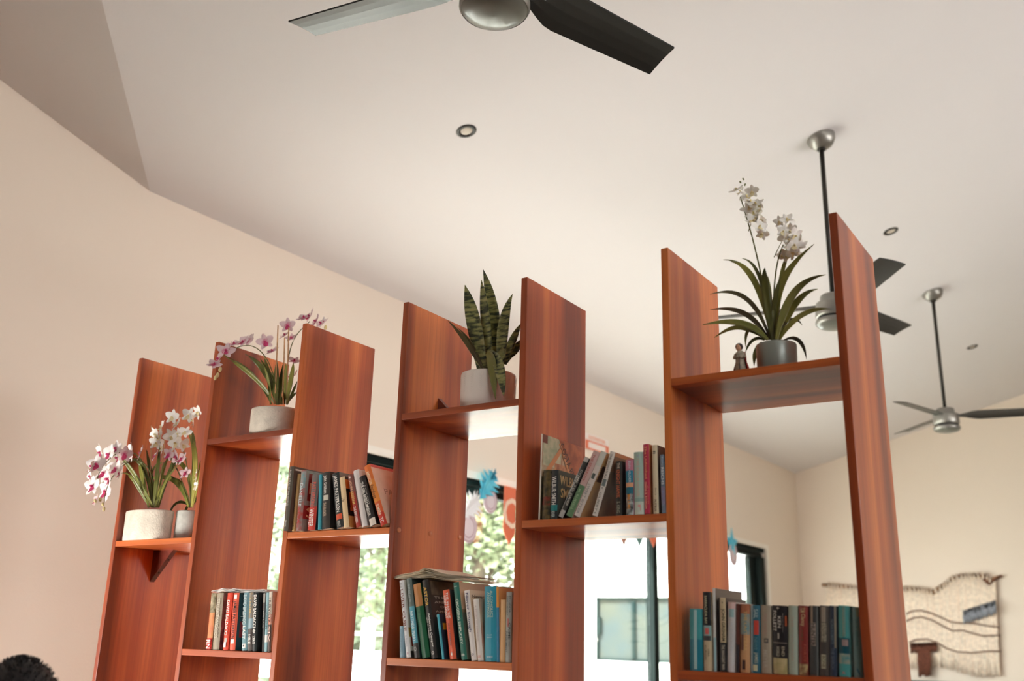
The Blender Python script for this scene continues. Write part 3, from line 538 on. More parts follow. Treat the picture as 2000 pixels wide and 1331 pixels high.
# ------------------------------------------------------------------ potted plants on the shelves
def leafmat(name, c, c2, edge=None, sc=14):
    return mat(name, c, .42, c2=c2, vscale=sc, coat=.15, coat_r=.3, stretch=(1, 1, .3))
LG = leafmat('strap_leaf_green', (98, 106, 44), (150, 146, 70)); LD = leafmat('dark_strap_leaf', (66, 76, 34), (112, 112, 50)); LY = leafmat('yellow_green_leaf', (140, 140, 58), (176, 166, 84))
LB = leafmat('brownish_leaf', (62, 50, 30), (90, 82, 40))
def bez(pts, n):
    out = []
    for i in range(n+1):
        t = i/n; q = [Vector(p) for p in pts]
        while len(q) > 1: q = [q[j].lerp(q[j+1], t) for j in range(len(q)-1)]
        out.append(q[0])
    return out
def strap(pts, wid, face=(0, -1, .4), fold=.18, n=14, prof=None):
    """folded strap leaf along a curve; prof(t) gives relative width"""
    c = bez(pts, n); b = MB(); prof = prof or (lambda t: min(1, .35+2.2*t)*(1 if t < .55 else max(0, 1-((t-.55)/.45)**1.6)))
    F_ = Vector(face).normalized()
    for i, p in enumerate(c):
        t = (c[min(i+1, n)]-c[max(i-1, 0)]).normalized()
        s = t.cross(F_)
        if s.length < .15: s = t.cross(Vector((.3, .2, .9)))
        s.normalize(); nn = s.cross(t).normalized(); w_ = wid*.5*max(.02, prof(i/n))
        th = .0007
        for q in (p-s*w_, p-s*w_*.5-nn*w_*fold*.8, p-nn*w_*fold*1.4, p+s*w_*.5-nn*w_*fold*.8, p+s*w_): b.v.append(tuple(q+nn*th))
        for q in (p-s*w_, p-s*w_*.5-nn*w_*fold*.8, p-nn*w_*fold*1.4, p+s*w_*.5-nn*w_*fold*.8, p+s*w_): b.v.append(tuple(q-nn*th))
    for i in range(n):
        for j in range(4):
            q = i*10+j; b.f.append((q, q+1, q+11, q+10)); q += 5; b.f.append((q, q+10, q+11, q+1))
        q = i*10; b.f.append((q, q+10, q+15, q+5)); q += 4; b.f.append((q, q+5, q+15, q+10))
    return b
def pot(root, r, h, m, taper=.93, lip=.006, name='pot', seg=48, ell=1):
    MB().lathe([(.0001, 0), (r*taper, 0), (r*taper+.002, .004), (r, h-.004), (r-.001, h), (r-lip, h), (r-lip-.001, h-.02), (.0001, h-.022)], seg).build(name, m, root, smooth=True).scale = (1, ell, 1)
    MB().lathe([(.0001, h-.012), (r-lip-.0015, h-.014)], 24).build('soil', mat('dark_moss_soil', (58, 44, 30), .95, c2=(96, 84, 50), vscale=90, bump=.8), root).scale = (1, ell, 1)
# orchid blossom: five veined petals plus a coloured lip, facing -y, unit size about 1
def petal(L, Wd, curl=.15, n=6, m=4, ang=0, tw=0):
    b = MB()
    for i in range(n+1):
        t = i/n; ww = Wd*.5*math.sin(PI*min(.999, (t*.86+.10)))**.7
        for j in range(m+1):
            s = (j/m-.5)*2; x = s*ww; z = t*L; y = -curl*L*(t*t)+.12*ww*s*s+.03*L*math.sin(6*t+4*s)*.4
            p = Matrix.Rotation(ang, 4, 'Y') @ Vector((x, y, z)); b.v.append(tuple(p))
    for i in range(n):
        for j in range(m): q = i*(m+1)+j; b.f.append((q, q+1, q+m+2, q+m+1))
    return b
def merged(bs):
    o = MB()
    for b in bs: n = len(o.v); o.v += b.v; o.f += [tuple(n+i for i in f) for f in b.f]
    return o
PINKP = None
def petal_mat(name, c, cc, rad, wd=.1):
    m = bpy.data.materials.new(name); m.use_nodes = True; nt = m.node_tree; b = nt.nodes['Principled BSDF']
    tc = nt.nodes.new('ShaderNodeTexCoord'); ln = nt.nodes.new('ShaderNodeVectorMath'); ln.operation = 'LENGTH'
    nz = nt.nodes.new('ShaderNodeTexNoise'); nz.inputs['Scale'].default_value = 9
    ad = nt.nodes.new('ShaderNodeMath'); ad.operation = 'MULTIPLY_ADD'; ad.inputs[1].default_value = .35
    nt.links.new(tc.outputs['Object'], ln.inputs[0]); nt.links.new(tc.outputs['Object'], nz.inputs['Vector']); nt.links.new(nz.outputs['Fac'], ad.inputs[0]); nt.links.new(ln.outputs['Value'], ad.inputs[2])
    rp = nt.nodes.new('ShaderNodeValToRGB'); rp.color_ramp.elements[0].position = rad; rp.color_ramp.elements[0].color = rgb(cc); rp.color_ramp.elements[1].position = rad+wd; rp.color_ramp.elements[1].color = rgb(c)
    nt.links.new(ad.outputs[0], rp.inputs[0]); nt.links.new(rp.outputs[0], b.inputs['Base Color'])
    b.inputs['Roughness'].default_value = .6; b.inputs['Subsurface Weight'].default_value = .15; b.inputs['Subsurface Radius'].default_value = (.3, .3, .3); b.inputs['Subsurface Scale'].default_value = .01
    return m
PM = petal_mat('white_petal_pink_throat', (250, 243, 240), (210, 110, 144), .22, .1); PP = petal_mat('lilac_white_petal', (230, 206, 208), (210, 110, 144), .24, .2); PWH = petal_mat('white_petal', (252, 250, 243), (240, 232, 190), .12)
LIPM = mat('magenta_lip', (186, 34, 92), .5, c2=(214, 80, 130), vscale=20); LIPY = mat('yellow_lip', (226, 208, 140), .5, c2=(240, 234, 208), vscale=14)
blo = merged([petal(.5, .3, .12, ang=0), petal(.5, .28, .1, ang=math.radians(140)), petal(.5, .28, .1, ang=math.radians(-140)), petal(.55, .44, .14, ang=math.radians(72)), petal(.55, .44, .14, ang=math.radians(-72))])
blo.v = [(x, y-(.02 if i % 2 else 0), z) for i, (x, y, z) in enumerate(blo.v)]
MPB = {}
for nm, m_ in (('m', PM), ('p', PP), ('w', PWH)):
    me = blo.mesh('blossom_'+nm, True); me.materials.append(m_); MPB[nm] = me
lipb = merged([petal(.34, .30, .5, ang=math.radians(180))]); lipb.ball((0, -.06, .0), .06, 8, 6, (1, 1.3, 1)); lipb.v = [(x, y-.03, z) for x, y, z in lipb.v]
LM = {}
for nm, m_ in (('m', LIPM), ('p', LIPM), ('w', LIPY)):
    me = lipb.mesh('lip_'+nm, True); me.materials.append(m_); LM[nm] = me
def blossom(root, p, size, kind, yaw=0, pitch=0, roll=0):
    M = Matrix.Translation(Vector(p)) @ Matrix.Rotation(yaw, 4, 'Z') @ Matrix.Rotation(pitch, 4, 'X') @ Matrix.Rotation(roll, 4, 'Y') @ Matrix.Scale(size, 4)
    f = link('blossom', MPB[kind], root, M); link('lip', LM[kind], f, Matrix.Identity(4))
def bud(root, p, s, m): MB().ball(p, s, 8, 6, (.7, .7, 1.2), Matrix.Rotation(random.uniform(-.6, .6), 3, 'Y')).build('bud', m, root, smooth=True)
STEM = mat('green_brown_stem', (104, 104, 52), .5); STAKE = mat('bamboo_stake', (196, 150, 104), .6, var=.1, vscale=40); BUDM = mat('cream_bud', (214, 196, 140), .5)
def stem(root, pts, r=.0022, n=18, m=None, name='flower_stem'):
    return MB().tube(bez(pts, n), [r*(1-.4*i/n) for i in range(n+1)], 7).build(name, m or STEM, root, smooth=True)
def PL(root, Y):
    o = Vector(root.location)
    return lambda px, py, dy=0: P(px, py, Y+dy)-o
def plant(name, label, px0, px1, ptop, Y, lv, potm, group, taper=.93, ell=1, cxr=None):
    xl = P(px0, ptop+10, Y).x; xr = P(px1, ptop+10, Y).x; r = (xr-xl)/2; cx = (xl+xr)/2
    if cxr: cx, r = cxr
    top = P((px0+px1)/2, ptop, Y-r*ell*.6).z
    root = thing(name, label, 'plant', (cx, Y, LV[lv]+.0003), group)
    pot(root, r, top-LV[lv], potm, taper, ell=ell); return root, r, top-LV[lv]
CER = mat('rough_offwhite_ceramic', (214, 204, 188), .75, var=.05, vscale=30, bump=.4, bscale=160)
CER2 = mat('pale_grey_ceramic', (186, 186, 178), .6, var=.05, vscale=40, bump=.2, bscale=120)
GREY = mat('grey_zinc_pot', (142, 150, 142), .4, metal=.25, coat=.2)
GP = 'potted artificial plants on top of the bookshelf'
random.seed(11)
# 1: orchid with white and magenta blooms, first bay
r1, pr, ph = plant('potted_orchid', 'orchid with white magenta-lipped blooms arching left from a squat oval off-white pot', 252, 333, 997, .042, 1, CER, GP, .97, ell=.52, cxr=(.134, .112))
q_ = PL(r1, .05)
def q(x, y, dy=0): return q_(x, y, dy+min(0, (x-278)*.0024))
for pts, wd, m_ in (([(300, 990), (285, 900), (268, 880), (232, 912)], .017, LD), ([(296, 990), (270, 930), (245, 905), (228, 880)], .016, LG), ([(290, 992), (280, 940), (276, 920), (270, 900)], .018, LG),
                    ([(303, 992), (310, 930), (318, 900), (345, 880)], .017, LD), ([(308, 992), (316, 950), (330, 925), (352, 905)], .016, LG), ([(300, 990), (305, 940), (310, 900), (312, 870)], .017, LD),
                    ([(296, 992), (286, 940), (296, 900), (322, 905)], .014, LG), ([(310, 992), (326, 930), (340, 890), (366, 895)], .016, LD), ([(292, 992), (262, 940), (255, 920), (236, 925)], .012, LG), ([(300, 992), (300, 940), (290, 910), (286, 876)], .016, LD), ([(302, 992), (318, 950), (338, 915), (338, 890)], .015, LD), ([(298, 992), (292, 940), (282, 900), (262, 885)], .015, LD), ([(306, 992), (312, 940), (326, 890), (340, 872)], .015, LG), ([(300, 992), (282, 960), (266, 930), (250, 918)], .013, LG)):
    strap([q(x, y, random.uniform(-.03, .03)) for x, y in pts], wd, (random.uniform(-.3, .3), -1, .3)).build('leaf', m_, r1, smooth=True)
for x0, y0, x1, y1 in ((292, 990, 296, 832), (306, 990, 322, 860)):
    MB().tube([q(x0, y0), q(x1, y1)], .0019, 7).build('bamboo_stake', STAKE, r1)
stem(r1, [q(298, 990), q(290, 880), q(255, 860), q(228, 880, -.03), q(200, 900, -.04), q(190, 935, -.04)], .0022)
stem(r1, [q(300, 990), q(305, 890), q(270, 880), q(240, 900), q(205, 930, -.03), q(203, 985, -.04)], .0022)
for x, y, s, k in ((213, 889, .064, 'm'), (226, 877, .05, 'm'), (196, 884, .05, 'm'), (189, 908, .056, 'm'), (203, 925, .058, 'm'), (212, 936, .068, 'm'), (180, 912, .05, 'm'), (181, 950, .056, 'm'), (207, 960, .06, 'm'), (230, 894, .052, 'm'), (257, 884, .062, 'm'), (244, 888, .048, 'p'), (275, 886, .05, 'p'), (226, 916, .05, 'm'), (187, 978, .035, 'p'), (233, 925, .04, 'm'), (176, 930, .04, 'm')):
    blossom(r1, q(x, y, random.uniform(-.05, .0)), s*1.25, k, random.uniform(-.7, .6), random.uniform(-.25, .3), random.uniform(-.5, .5))
for x, y in ((201, 986), (196, 976), (203, 995), (186, 979)): bud(r1, q(x, y, -.03), .007, BUDM)
# 2: smaller pot, white orchid, first bay
r2, pr, ph = plant('potted_orchid', 'white-flowered orchid in a small pale grey pot, right of the squat oval pot', 340, 381, 999, .118, 1, CER2, GP, .95, cxr=(.274, .056))
q = PL(r2, .085)
for pts, wd, m_ in (([(368, 990), (350, 925), (325, 928), (283, 937)], .019, LG), ([(372, 992), (378, 930), (362, 895), (325, 898)], .017, LG), ([(374, 990), (385, 920), (385, 870), (366, 842)], .022, LY),
                    ([(374, 990), (380, 900), (382, 850), (372, 838)], .017, LG), ([(370, 990), (352, 970), (330, 985), (329, 1022)], .012, LD), ([(371, 990), (364, 985), (362, 1000), (360, 1020)], .012, LG),
                    ([(376, 992), (384, 960), (390, 920), (391, 900)], .014, LY), ([(372, 990), (360, 950), (352, 932), (330, 935)], .012, LG), ([(374, 990), (385, 975), (390, 965), (391, 960)], .012, LD)):
    strap([q(x, y, -.0+random.uniform(-.015, .02)) for x, y in pts], wd, (random.uniform(-.3, .3), -1, .35)).build('leaf', m_, r2, smooth=True)
stem(r2, [q(372, 990), q(372, 900, -.02), q(350, 850, -.03), q(340, 840, -.03)], .0022); stem(r2, [q(370, 992), q(350, 900), q(320, 880, -.02), q(304, 850, -.03)], .0022)
for x, y, s, k in ((369, 812, .052, 'w'), (386, 806, .046, 'w'), (378, 822, .05, 'w'), (337, 815, .05, 'w'), (346, 828, .048, 'w'), (316, 834, .046, 'w'), (303, 848, .046, 'w'), (314, 852, .05, 'w'), (306, 866, .05, 'w'), (317, 874, .046, 'w'), (335, 853, .056, 'w'), (349, 849, .05, 'w'), (343, 866, .052, 'w'), (358, 870, .044, 'w'), (362, 845, .044, 'w'), (343, 893, .05, 'p'), (355, 897, .046, 'p'), (303, 892, .042, 'p'), (330, 888, .042, 'p'), (362, 925, .04, 'p'), (384, 930, .04, 'w'), (383, 950, .034, 'w')):
    blossom(r2, q(x, y, random.uniform(-.07, -.02)), s*1.15, k, random.uniform(-.7, .7), random.uniform(-.4, .5), random.uniform(-.8, .8))
# 3: orchid in the second bay
r3, pr, ph = plant('potted_orchid', 'pink and white orchid with bamboo stakes in a pale pot on the second-bay shelf', 509, 583, 795, .105, 2, CER, GP, .97)
q_3 = PL(r3, .105)
def q(x, y, dy=0): return q_3(x, y, dy+min(0, (x-500)*.0024))
for pts, wd, m_ in (([(530, 790), (520, 760), (490, 720), (452, 700)], .012, LD), ([(536, 790), (520, 750), (470, 715), (434, 692)], .016, LG), ([(543, 790), (535, 750), (510, 705), (478, 692)], .021, LD),
                    ([(551, 790), (545, 760), (525, 730), (508, 700)], .02, LG), ([(541, 790), (538, 755), (540, 725), (541, 702)], .022, LD), ([(545, 790), (546, 750), (554, 730), (552, 713)], .026, LD),
                    ([(556, 790), (557, 750), (560, 730), (558, 710)], .022, LG), ([(560, 790), (566, 750), (572, 725), (573, 708)], .022, LG), ([(562, 790), (570, 770), (577, 755), (580, 745)], .018, LD),
                    ([(528, 790), (528, 760), (524, 735), (516, 716)], .012, LG), ([(550, 790), (540, 770), (530, 755), (530, 740)], .012, LG), ([(560, 790), (570, 775), (577, 768), (580, 765)], .014, LD), ([(538, 790), (532, 750), (522, 715), (515, 696)], .016, LG)):
    strap([q(x, y, random.uniform(-.03, .03)) for x, y in pts], wd, (random.uniform(-.3, .3), -1, .3)).build('leaf', m_, r3, smooth=True)
for x0, y0, x1, y1 in ((537, 790, 543, 636), (552, 790, 556, 660), (560, 790, 564, 640)):
    MB().tube([q(x0, y0), q(x1, y1)], .0023, 7).build('bamboo_stake', STAKE, r3)
stem(r3, [q(545, 790), q(535, 690), q(500, 660), q(470, 672, -.02), q(445, 690, -.02)], .0022); stem(r3, [q(560, 790), q(557, 700), q(565, 650), q(592, 645, .03), q(605, 628, .06)], .0022)
for x, y, s, k, dy in ((427, 702, .056, 'p', -.03), (419, 712, .044, 'p', -.03), (441, 686, .052, 'p', -.03), (448, 680, .044, 'p', -.03), (458, 672, .046, 'p', 0), (475, 668, .048, 'p', 0), (484, 666, .046, 'p', 0), (492, 663, .04, 'p', 0), (518, 668, .05, 'p', 0), (532, 686, .044, 'p', 0), (562, 636, .046, 'p', 0), (557, 655, .042, 'p', .03), (575, 705, .04, 'p', .02), (573, 735, .042, 'p', .03), (569, 660, .036, 'p', .03), (594, 621, .05, 'p', .07), (606, 618, .052, 'p', .07), (617, 628, .05, 'p', .07), (627, 632, .046, 'm', .07), (634, 630, .036, 'p', .07)):
    blossom(r3, q(x, y, dy), s*1.2, k, random.uniform(-.8, .8), random.uniform(-.9, .2), random.uniform(-.8, .8))
for x, y in ((430, 722), (425, 733), (421, 738), (636, 640)): bud(r3, q(x, y, -.02 if x < 500 else .07), .008, BUDM)
# 4: snake plant, fourth bay
def banded():
    m = bpy.data.materials.new('banded_snake_leaf'); m.use_nodes = True; nt = m.node_tree; b = nt.nodes['Principled BSDF']
    tc = nt.nodes.new('ShaderNodeTexCoord'); mp = nt.nodes.new('ShaderNodeMapping'); mp.inputs['Scale'].default_value = (1, 1, 4.2)
    n = nt.nodes.new('ShaderNodeTexNoise'); n.inputs['Scale'].default_value = 24; n.inputs['Detail'].default_value = 4; n.inputs['Distortion'].default_value = .3
    rp = nt.nodes.new('ShaderNodeValToRGB'); e = rp.color_ramp.elements; e[0].position = .42; e[0].color = rgb((44, 52, 32)); e[1].position = .56; e[1].color = rgb((132, 134, 80)); q_ = e.new(.8); q_.color = rgb((172, 158, 104))
    nt.links.new(tc.outputs['Object'], mp.inputs[0]); nt.links.new(mp.outputs[0], n.inputs['Vector']); nt.links.new(n.outputs['Fac'], rp.inputs[0]); nt.links.new(rp.outputs[0], b.inputs['Base Color'])
    b.inputs['Roughness'].default_value = .45; b.inputs['Coat Weight'].default_value = .15
    return m
SN = banded(); CW = mat('white_embossed_ceramic', (228, 218, 208), .5, coat=.2, bump=.05)
r4, pr, ph = plant('potted_snake_plant', 'potted snake plant with dark banded upright leaves in a white herringbone pot', 911, 999, 724, .12, 2, CW, GP, .97)
q = PL(r4, .12)
tip = lambda t: (min(1, .5+1.3*t) if t < .5 else max(0, 1-((t-.5)/.5)**2.2))
for pts, wd, dy, m_ in (([(945, 720), (930, 660), (922, 610), (908, 557)], .048, -.01, SN), ([(960, 720), (950, 660), (946, 600), (940, 547)], .036, .0, SN), ([(972, 725), (972, 660), (962, 590), (944, 527)], .042, .02, SN),
                    ([(975, 725), (982, 670), (978, 620), (1001, 575)], .038, .0, SN), ([(942, 720), (925, 690), (905, 655), (874, 626)], .014, -.03, LB), ([(945, 722), (930, 690), (918, 660), (893, 640)], .01, -.02, LB),
                    ([(984, 712), (990, 690), (1002, 660), (1018, 632)], .032, .03, SN), ([(986, 712), (996, 690), (1008, 680), (1022, 660)], .024, .05, SN), ([(985, 706), (996, 694), (1008, 690), (1018, 676)], .018, .06, SN),
                    ([(936, 722), (934, 690), (926, 660), (924, 640)], .03, .02, SN), ([(953, 722), (936, 700), (934, 690), (936, 680)], .04, -.02, SN), ([(970, 726), (978, 705), (982, 690), (980, 678)], .034, -.02, SN)):
    strap([q(x, y, dy) for x, y in pts], wd, (random.uniform(-.2, .2), -1, .1), fold=.12, prof=tip if wd > .02 else None).build('leaf', m_, r4, smooth=True)
for pts, wd, m_ in (([(950, 690, -.03), (960, 690, -.07), (962, 720, -.085), (968, 781, -.085)], .03, leafmat('olive_leaf_underside', (128, 122, 62), (104, 104, 50))), ([(954, 690, -.03), (972, 690, -.075), (980, 730, -.09), (984, 775, -.09)], .034, SN)):
    strap([q(*p_) for p_ in pts], wd, (0, -1, .1), fold=.12, prof=tip).build('leaf', m_, r4, smooth=True)
hb = MB()   # raised chevrons down the pot
for col_ in range(14):
    a0 = -PI/2+(col_-7)*.36
    for i in range(15):
        z = ph*(.05+.9*i/15)
        for sg in (-1, 1):
            a1 = a0+sg*.055; rr = lambda z_: pr*(.97+.03*z_/ph)+.0006
            p0 = Vector((rr(z)*math.cos(a0), rr(z)*math.sin(a0), z)); p1 = Vector((rr(z+.005)*math.cos(a1), rr(z+.005)*math.sin(a1), z+.0055))
            hb.tube([p0, p1], .00085, 4)
hb.build('herringbone_relief', CW, r4)
# 5: grey pot, sixth bay
r5, pr, ph = plant('potted_orchid', 'tall white-flowered plant with dark arching strap leaves in a zinc grey pot', 1478, 1555, 668, .115, 2, GREY, GP, .93)
q = PL(r5, .115)
for pts, wd, m_ in (([(1510, 664), (1500, 600), (1490, 540), (1494, 523)], .021, LD), ([(1514, 664), (1512, 590), (1512, 540), (1590, 477)], .022, LG), ([(1516, 664), (1530, 600), (1550, 545), (1613, 537)], .02, LG), ([(1516, 666), (1540, 610), (1560, 570), (1597, 565)], .019, LG),
                    ([(1520, 668), (1545, 620), (1580, 600), (1622, 604)], .015, LG), ([(1508, 664), (1490, 560), (1460, 512), (1428, 512)], .016, LG), ([(1505, 664), (1490, 550), (1455, 505), (1413, 508)], .011, LD), ([(1508, 664), (1492, 550), (1480, 510), (1449, 505)], .009, LD),
                    ([(1504, 664), (1478, 580), (1440, 560), (1387, 575)], .012, LB), ([(1502, 664), (1470, 610), (1440, 598), (1387, 605)], .013, LB), ([(1500, 664), (1470, 628), (1430, 622), (1372, 635)], .017, LG), ([(1498, 664), (1450, 630), (1430, 635), (1395, 660)], .013, LG),
                    ([(1495, 664), (1470, 628), (1452, 640), (1457, 680)], .011, LG), ([(1493, 665), (1478, 655), (1462, 665), (1456, 690)], .009, LD), ([(1530, 666), (1555, 650), (1572, 670), (1575, 703)], .010, LB), ([(1506, 664), (1512, 600), (1516, 560), (1524, 545)], .012, LD),
                    ([(1514, 664), (1530, 620), (1555, 615), (1567, 636)], .009, LB), ([(1488, 668), (1476, 680), (1472, 695), (1473, 716)], .012, LG), ([(1512, 665), (1520, 560), (1530, 500), (1545, 494)], .011, LG), ([(1510, 664), (1500, 600), (1498, 560), (1500, 540)], .02, LG)):
    strap([q(x, y, random.uniform(-.035, .035)) for x, y in pts], wd, (random.uniform(-.2, .2), -1, .25)).build('leaf', m_, r5, smooth=True)
stem(r5, [q(1508, 664), q(1490, 540), q(1475, 480), q(1460, 430), q(1446, 385)], .0024); stem(r5, [q(1512, 664), q(1508, 560), q(1515, 510), q(1530, 478)], .0024)
stem(r5, [q(1462, 452), q(1465, 440), q(1470, 430), q(1472, 418)], .0013); stem(r5, [q(1512, 503), q(1520, 485), q(1524, 478), q(1528, 470)], .0013)
for x, y, s in ((1438, 371, .030), (1447, 374, .026), (1469, 374, .028), (1458, 382, .03), (1466, 394, .034), (1476, 398, .032), (1484, 402, .03), (1463, 407, .034), (1472, 417, .034), (1484, 413, .03), (1472, 432, .036), (1488, 429, .032), (1483, 443, .034), (1490, 440, .03), (1489, 456, .028), (1464, 420, .03), (1478, 426, .03),
              (1537, 428, .026), (1522, 433, .024), (1540, 441, .032), (1529, 452, .028), (1545, 452, .034), (1535, 462, .032), (1553, 461, .034), (1543, 470, .036), (1560, 468, .032), (1552, 480, .036), (1562, 482, .032), (1541, 484, .03), (1535, 498, .03), (1548, 494, .03), (1556, 496, .026), (1526, 500, .022)):
    blossom(r5, q(x, y, random.uniform(-.03, .02)), s*1.3, 'w', random.uniform(-1, 1), random.uniform(-.9, .6), random.uniform(-1, 1))
for x, y in ((1446, 356), (1455, 361), (1452, 350)): bud(r5, q(x, y), .0035, mat('green_bud', (120, 124, 80), .5))
# figurine beside the grey pot
fg = thing('figurine', 'tiny painted figurine in a grey robe and red cloak beside the zinc grey pot', 'figurine', tuple(Vector((P(1446, 700, .05).x, .05, LV[2]+.0003))))
fo = Vector(fg.location); Hf = P(1443, 671, .05).z-fo.z
ROBE = mat('painted_grey_robe', (158, 150, 132), .6, var=.12, vscale=120); CLK = mat('painted_red_cloak', (150, 44, 38), .5, var=.15, vscale=90); SKN = mat('painted_skin', (206, 156, 124), .5); HAIRP = mat('painted_dark_hair', (56, 42, 38), .5)
k_ = Hf/.062
MB().lathe([(.0001, 0), (.0115*k_, 0), (.0118*k_, .002*k_), (.0095*k_, .018*k_), (.0085*k_, .030*k_), (.0098*k_, .037*k_), (.009*k_, .042*k_), (.0045*k_, .0465*k_), (.0001, .047*k_)], 20).build('robe', ROBE, fg, smooth=True)
cl = MB(); n = 10; m = 12
for i in range(n+1):
    z = (.044-.042*i/n)*k_; r_c = (.008+.008*i/n+.001*math.sin(i))*k_
    for j in range(m+1):
        a = math.radians(-25+215*j/m); cl.v.append((r_c*math.cos(a)+.0012*k_, r_c*.9*math.sin(a), z))
for i in range(n):
    for j in range(m): q_ = i*(m+1)+j; cl.f.append((q_, q_+1, q_+m+2, q_+m+1))
cl.build('cloak', CLK, fg, smooth=True)
MB().ball((-.002*k_, -.001, .0535*k_), .0066*k_, 14, 10, (.88, .92, 1.1)).tube([(0, 0, .044*k_), (-.001*k_, 0, .05*k_)], .003*k_, 8).ball((-.0028*k_, -.0068*k_, .0525*k_), .0012*k_, 6, 4).build('head', SKN, fg, smooth=True)
for sx in (-1, 1): MB().ball((-.0024*k_+sx*.0023*k_, -.0062*k_, .0545*k_), .0007*k_, 6, 4).build('eye', HAIRP, fg)
MB().ball((-.0018*k_, .0012*k_, .0552*k_), .0074*k_, 14, 10, (.98, .95, 1.02)).build('hair', HAIRP, fg, smooth=True)
for sx in (-1, 1): MB().tube([(sx*.0085*k_, 0, .041*k_), (sx*.010*k_, -.004*k_, .033*k_), (sx*.0045*k_, -.0095*k_, .031*k_), (sx*.0005*k_, -.0105*k_, .034*k_)], [.0030*k_, .0030*k_, .0022*k_, .0018*k_], 8).build('arm', ROBE, fg, smooth=True)
MB().tube([(.002*k_, -.0118*k_, .0305*k_), (.0025*k_, -.0125*k_, .001)], .0009*k_, 6).build('staff', HAIRP, fg)
# small orange woven thing behind the white pot
wv = thing('woven_basket', 'small orange and white woven basket behind the white herringbone pot', 'basket', tuple(Vector((P(1007, 780, .25).x, .25, LV[2]+.0003))))
ORG = mat('orange_raffia', (206, 92, 50), .7); WHR = mat('white_raffia', (222, 206, 196), .7)
for i in range(7):
    z = .004+i*.008; rr = .030-.0006*i*i
    MB().tube([(rr*math.cos(a*PI/8), rr*math.sin(a*PI/8), z+.003*math.sin(a*PI/2+i)) for a in range(17)], .0045, 6, False).build('woven_strand', ORG if i < 4 else WHR, wv, smooth=True)
MB().lathe([(.0001, .001), (.028, .001)], 16).build('base', ORG, wv)

# ------------------------------------------------------------------ ceiling fans and downlights
NICK = mat('brushed_nickel', (150, 148, 142), .38, metal=.75)
RODM = mat('dark_bronze_rod', (44, 40, 34), .45, metal=.4)
BLACK = mat('black_satin_blade', (14, 18, 20), .38, coat=.22, coat_r=.2, spec=.35)
LENS = mat('frosted_lens', (112, 114, 107), .35, coat=.3)
DARKGAP = mat('fan_black_gap', (18, 18, 18), .7)
def hub_profile(s=1): return s
SLANT = Matrix.Rotation(-math.atan(SL), 4, 'Y')
def fan(loc, ang, zceil, label):
    root = thing('ceiling_fan', label, 'fan', loc, 'three-bladed ceiling fans')
    MB().lathe([(.0001, .062), (.06, .062), (.068, .055), (.072, .02), (.094, .012), (.098, .0), (.099, -.062), (.094, -.07), (.0001, -.07)], 40).build('motor_housing', NICK, root, smooth=True)
    MB().lathe([(.088, -.068), (.088, -.09), (.0001, -.09)], 32).build('shadow_gap', DARKGAP, root, smooth=True)
    MB().lathe([(.0001, -.083), (.096, -.083), (.1015, -.09), (.1015, -.104), (.096, -.112)], 40).build('light_ring', NICK, root, smooth=True)
    MB().lathe([(.096, -.110), (.082, -.122), (.05, -.130), (.0001, -.133)], 40).build('light_lens', LENS, root, smooth=True)
    h = zceil-loc[2]
    MB().tube([(0, 0, .05), (0, 0, h-.03)], .0135, 14).build('downrod', RODM, root, smooth=True)
    c = MB().lathe([(.0001, -.075), (.03, -.074), (.055, -.062), (.075, -.035), (.083, -.008), (.083, .0), (.0001, .0)], 36)
    o = c.build('canopy', NICK, root, smooth=True, loc=(0, 0, h+.006)); o.rotation_euler = (0, -math.atan(SL), RANG)
    MB().lathe([(.0001, -.09), (.024, -.086), (.026, -.068), (.0001, -.066)], 20).build('rod_collar', RODM, root, smooth=True, loc=(0, 0, h+.006))
    # blade outline in (radius, chord) with the chord widening past the arm; each blade is a bowed, pitched plate
    out = [(.07, -.028, .028), (.11, -.036, .030), (.145, -.05, .040), (.185, -.064, .058), (.225, -.072, .074), (.26, -.073, .079), (.40, -.070, .074), (.55, -.067, .068), (.655, -.064, .064)]
    for k in range(3):
        a = ang+k*2*PI/3; b = MB(); top = []; bot = []
        for r, c0, c1 in [(a_*1.02, b_, c_) for a_, b_, c_ in out]:
            for j in range(5):
                cc = c0+(c1-c0)*j/4; pit = math.radians(13)*min(1, max(0, (r-.08)/.12))
                cam_ = .004*(1-((j-2)/2)**2)
                z = -cc*math.sin(pit)+cam_; rr = r + (.012*(j/4-.5) if r > .65 else 0)
                p = Vector((rr, cc*math.cos(pit), z)); top.append(p+Vector((0, 0, .003))); bot.append(p-Vector((0, 0, .003)))
        b.v = [tuple(p) for p in top+bot]; n = len(top); m = len(out)
        for i in range(m-1):
            for j in range(4):
                q = i*5+j; b.f.append((q, q+5, q+6, q+1)); b.f.append((n+q, n+q+1, n+q+6, n+q+5))
        for i in range(m-1):
            q = i*5; b.f.append((q, n+q, n+q+5, q+5)); q = i*5+4; b.f.append((q, q+5, n+q+5, n+q))
        for j in range(4): q = (m-1)*5+j; b.f.append((q, n+q, n+q+1, q+1)); q = j; b.f.append((q, q+1, n+q+1, n+q))
        o = b.build('blade', BLACK, root); o.rotation_euler = (0, 0, a)
    return root
def ceil_z(p): u, v, _ = uv(Vector(p)); return ZT+SL*u
for (x, y, z, a, lab) in ((1.772, -.240, 3.318, 70, 'nearest black-bladed ceiling fan, cut off by the top edge of the picture'),
                      (1.81, 3.02, 3.31, 70, 'middle ceiling fan, partly hidden behind the right-hand end of the bookshelf'),
                      (1.845, 6.02, 3.29, 12, 'farthest ceiling fan on a long rod, near the back wall at right')):
    fan((x, y, z), math.radians(a), ceil_z((x, y, 0)), lab)
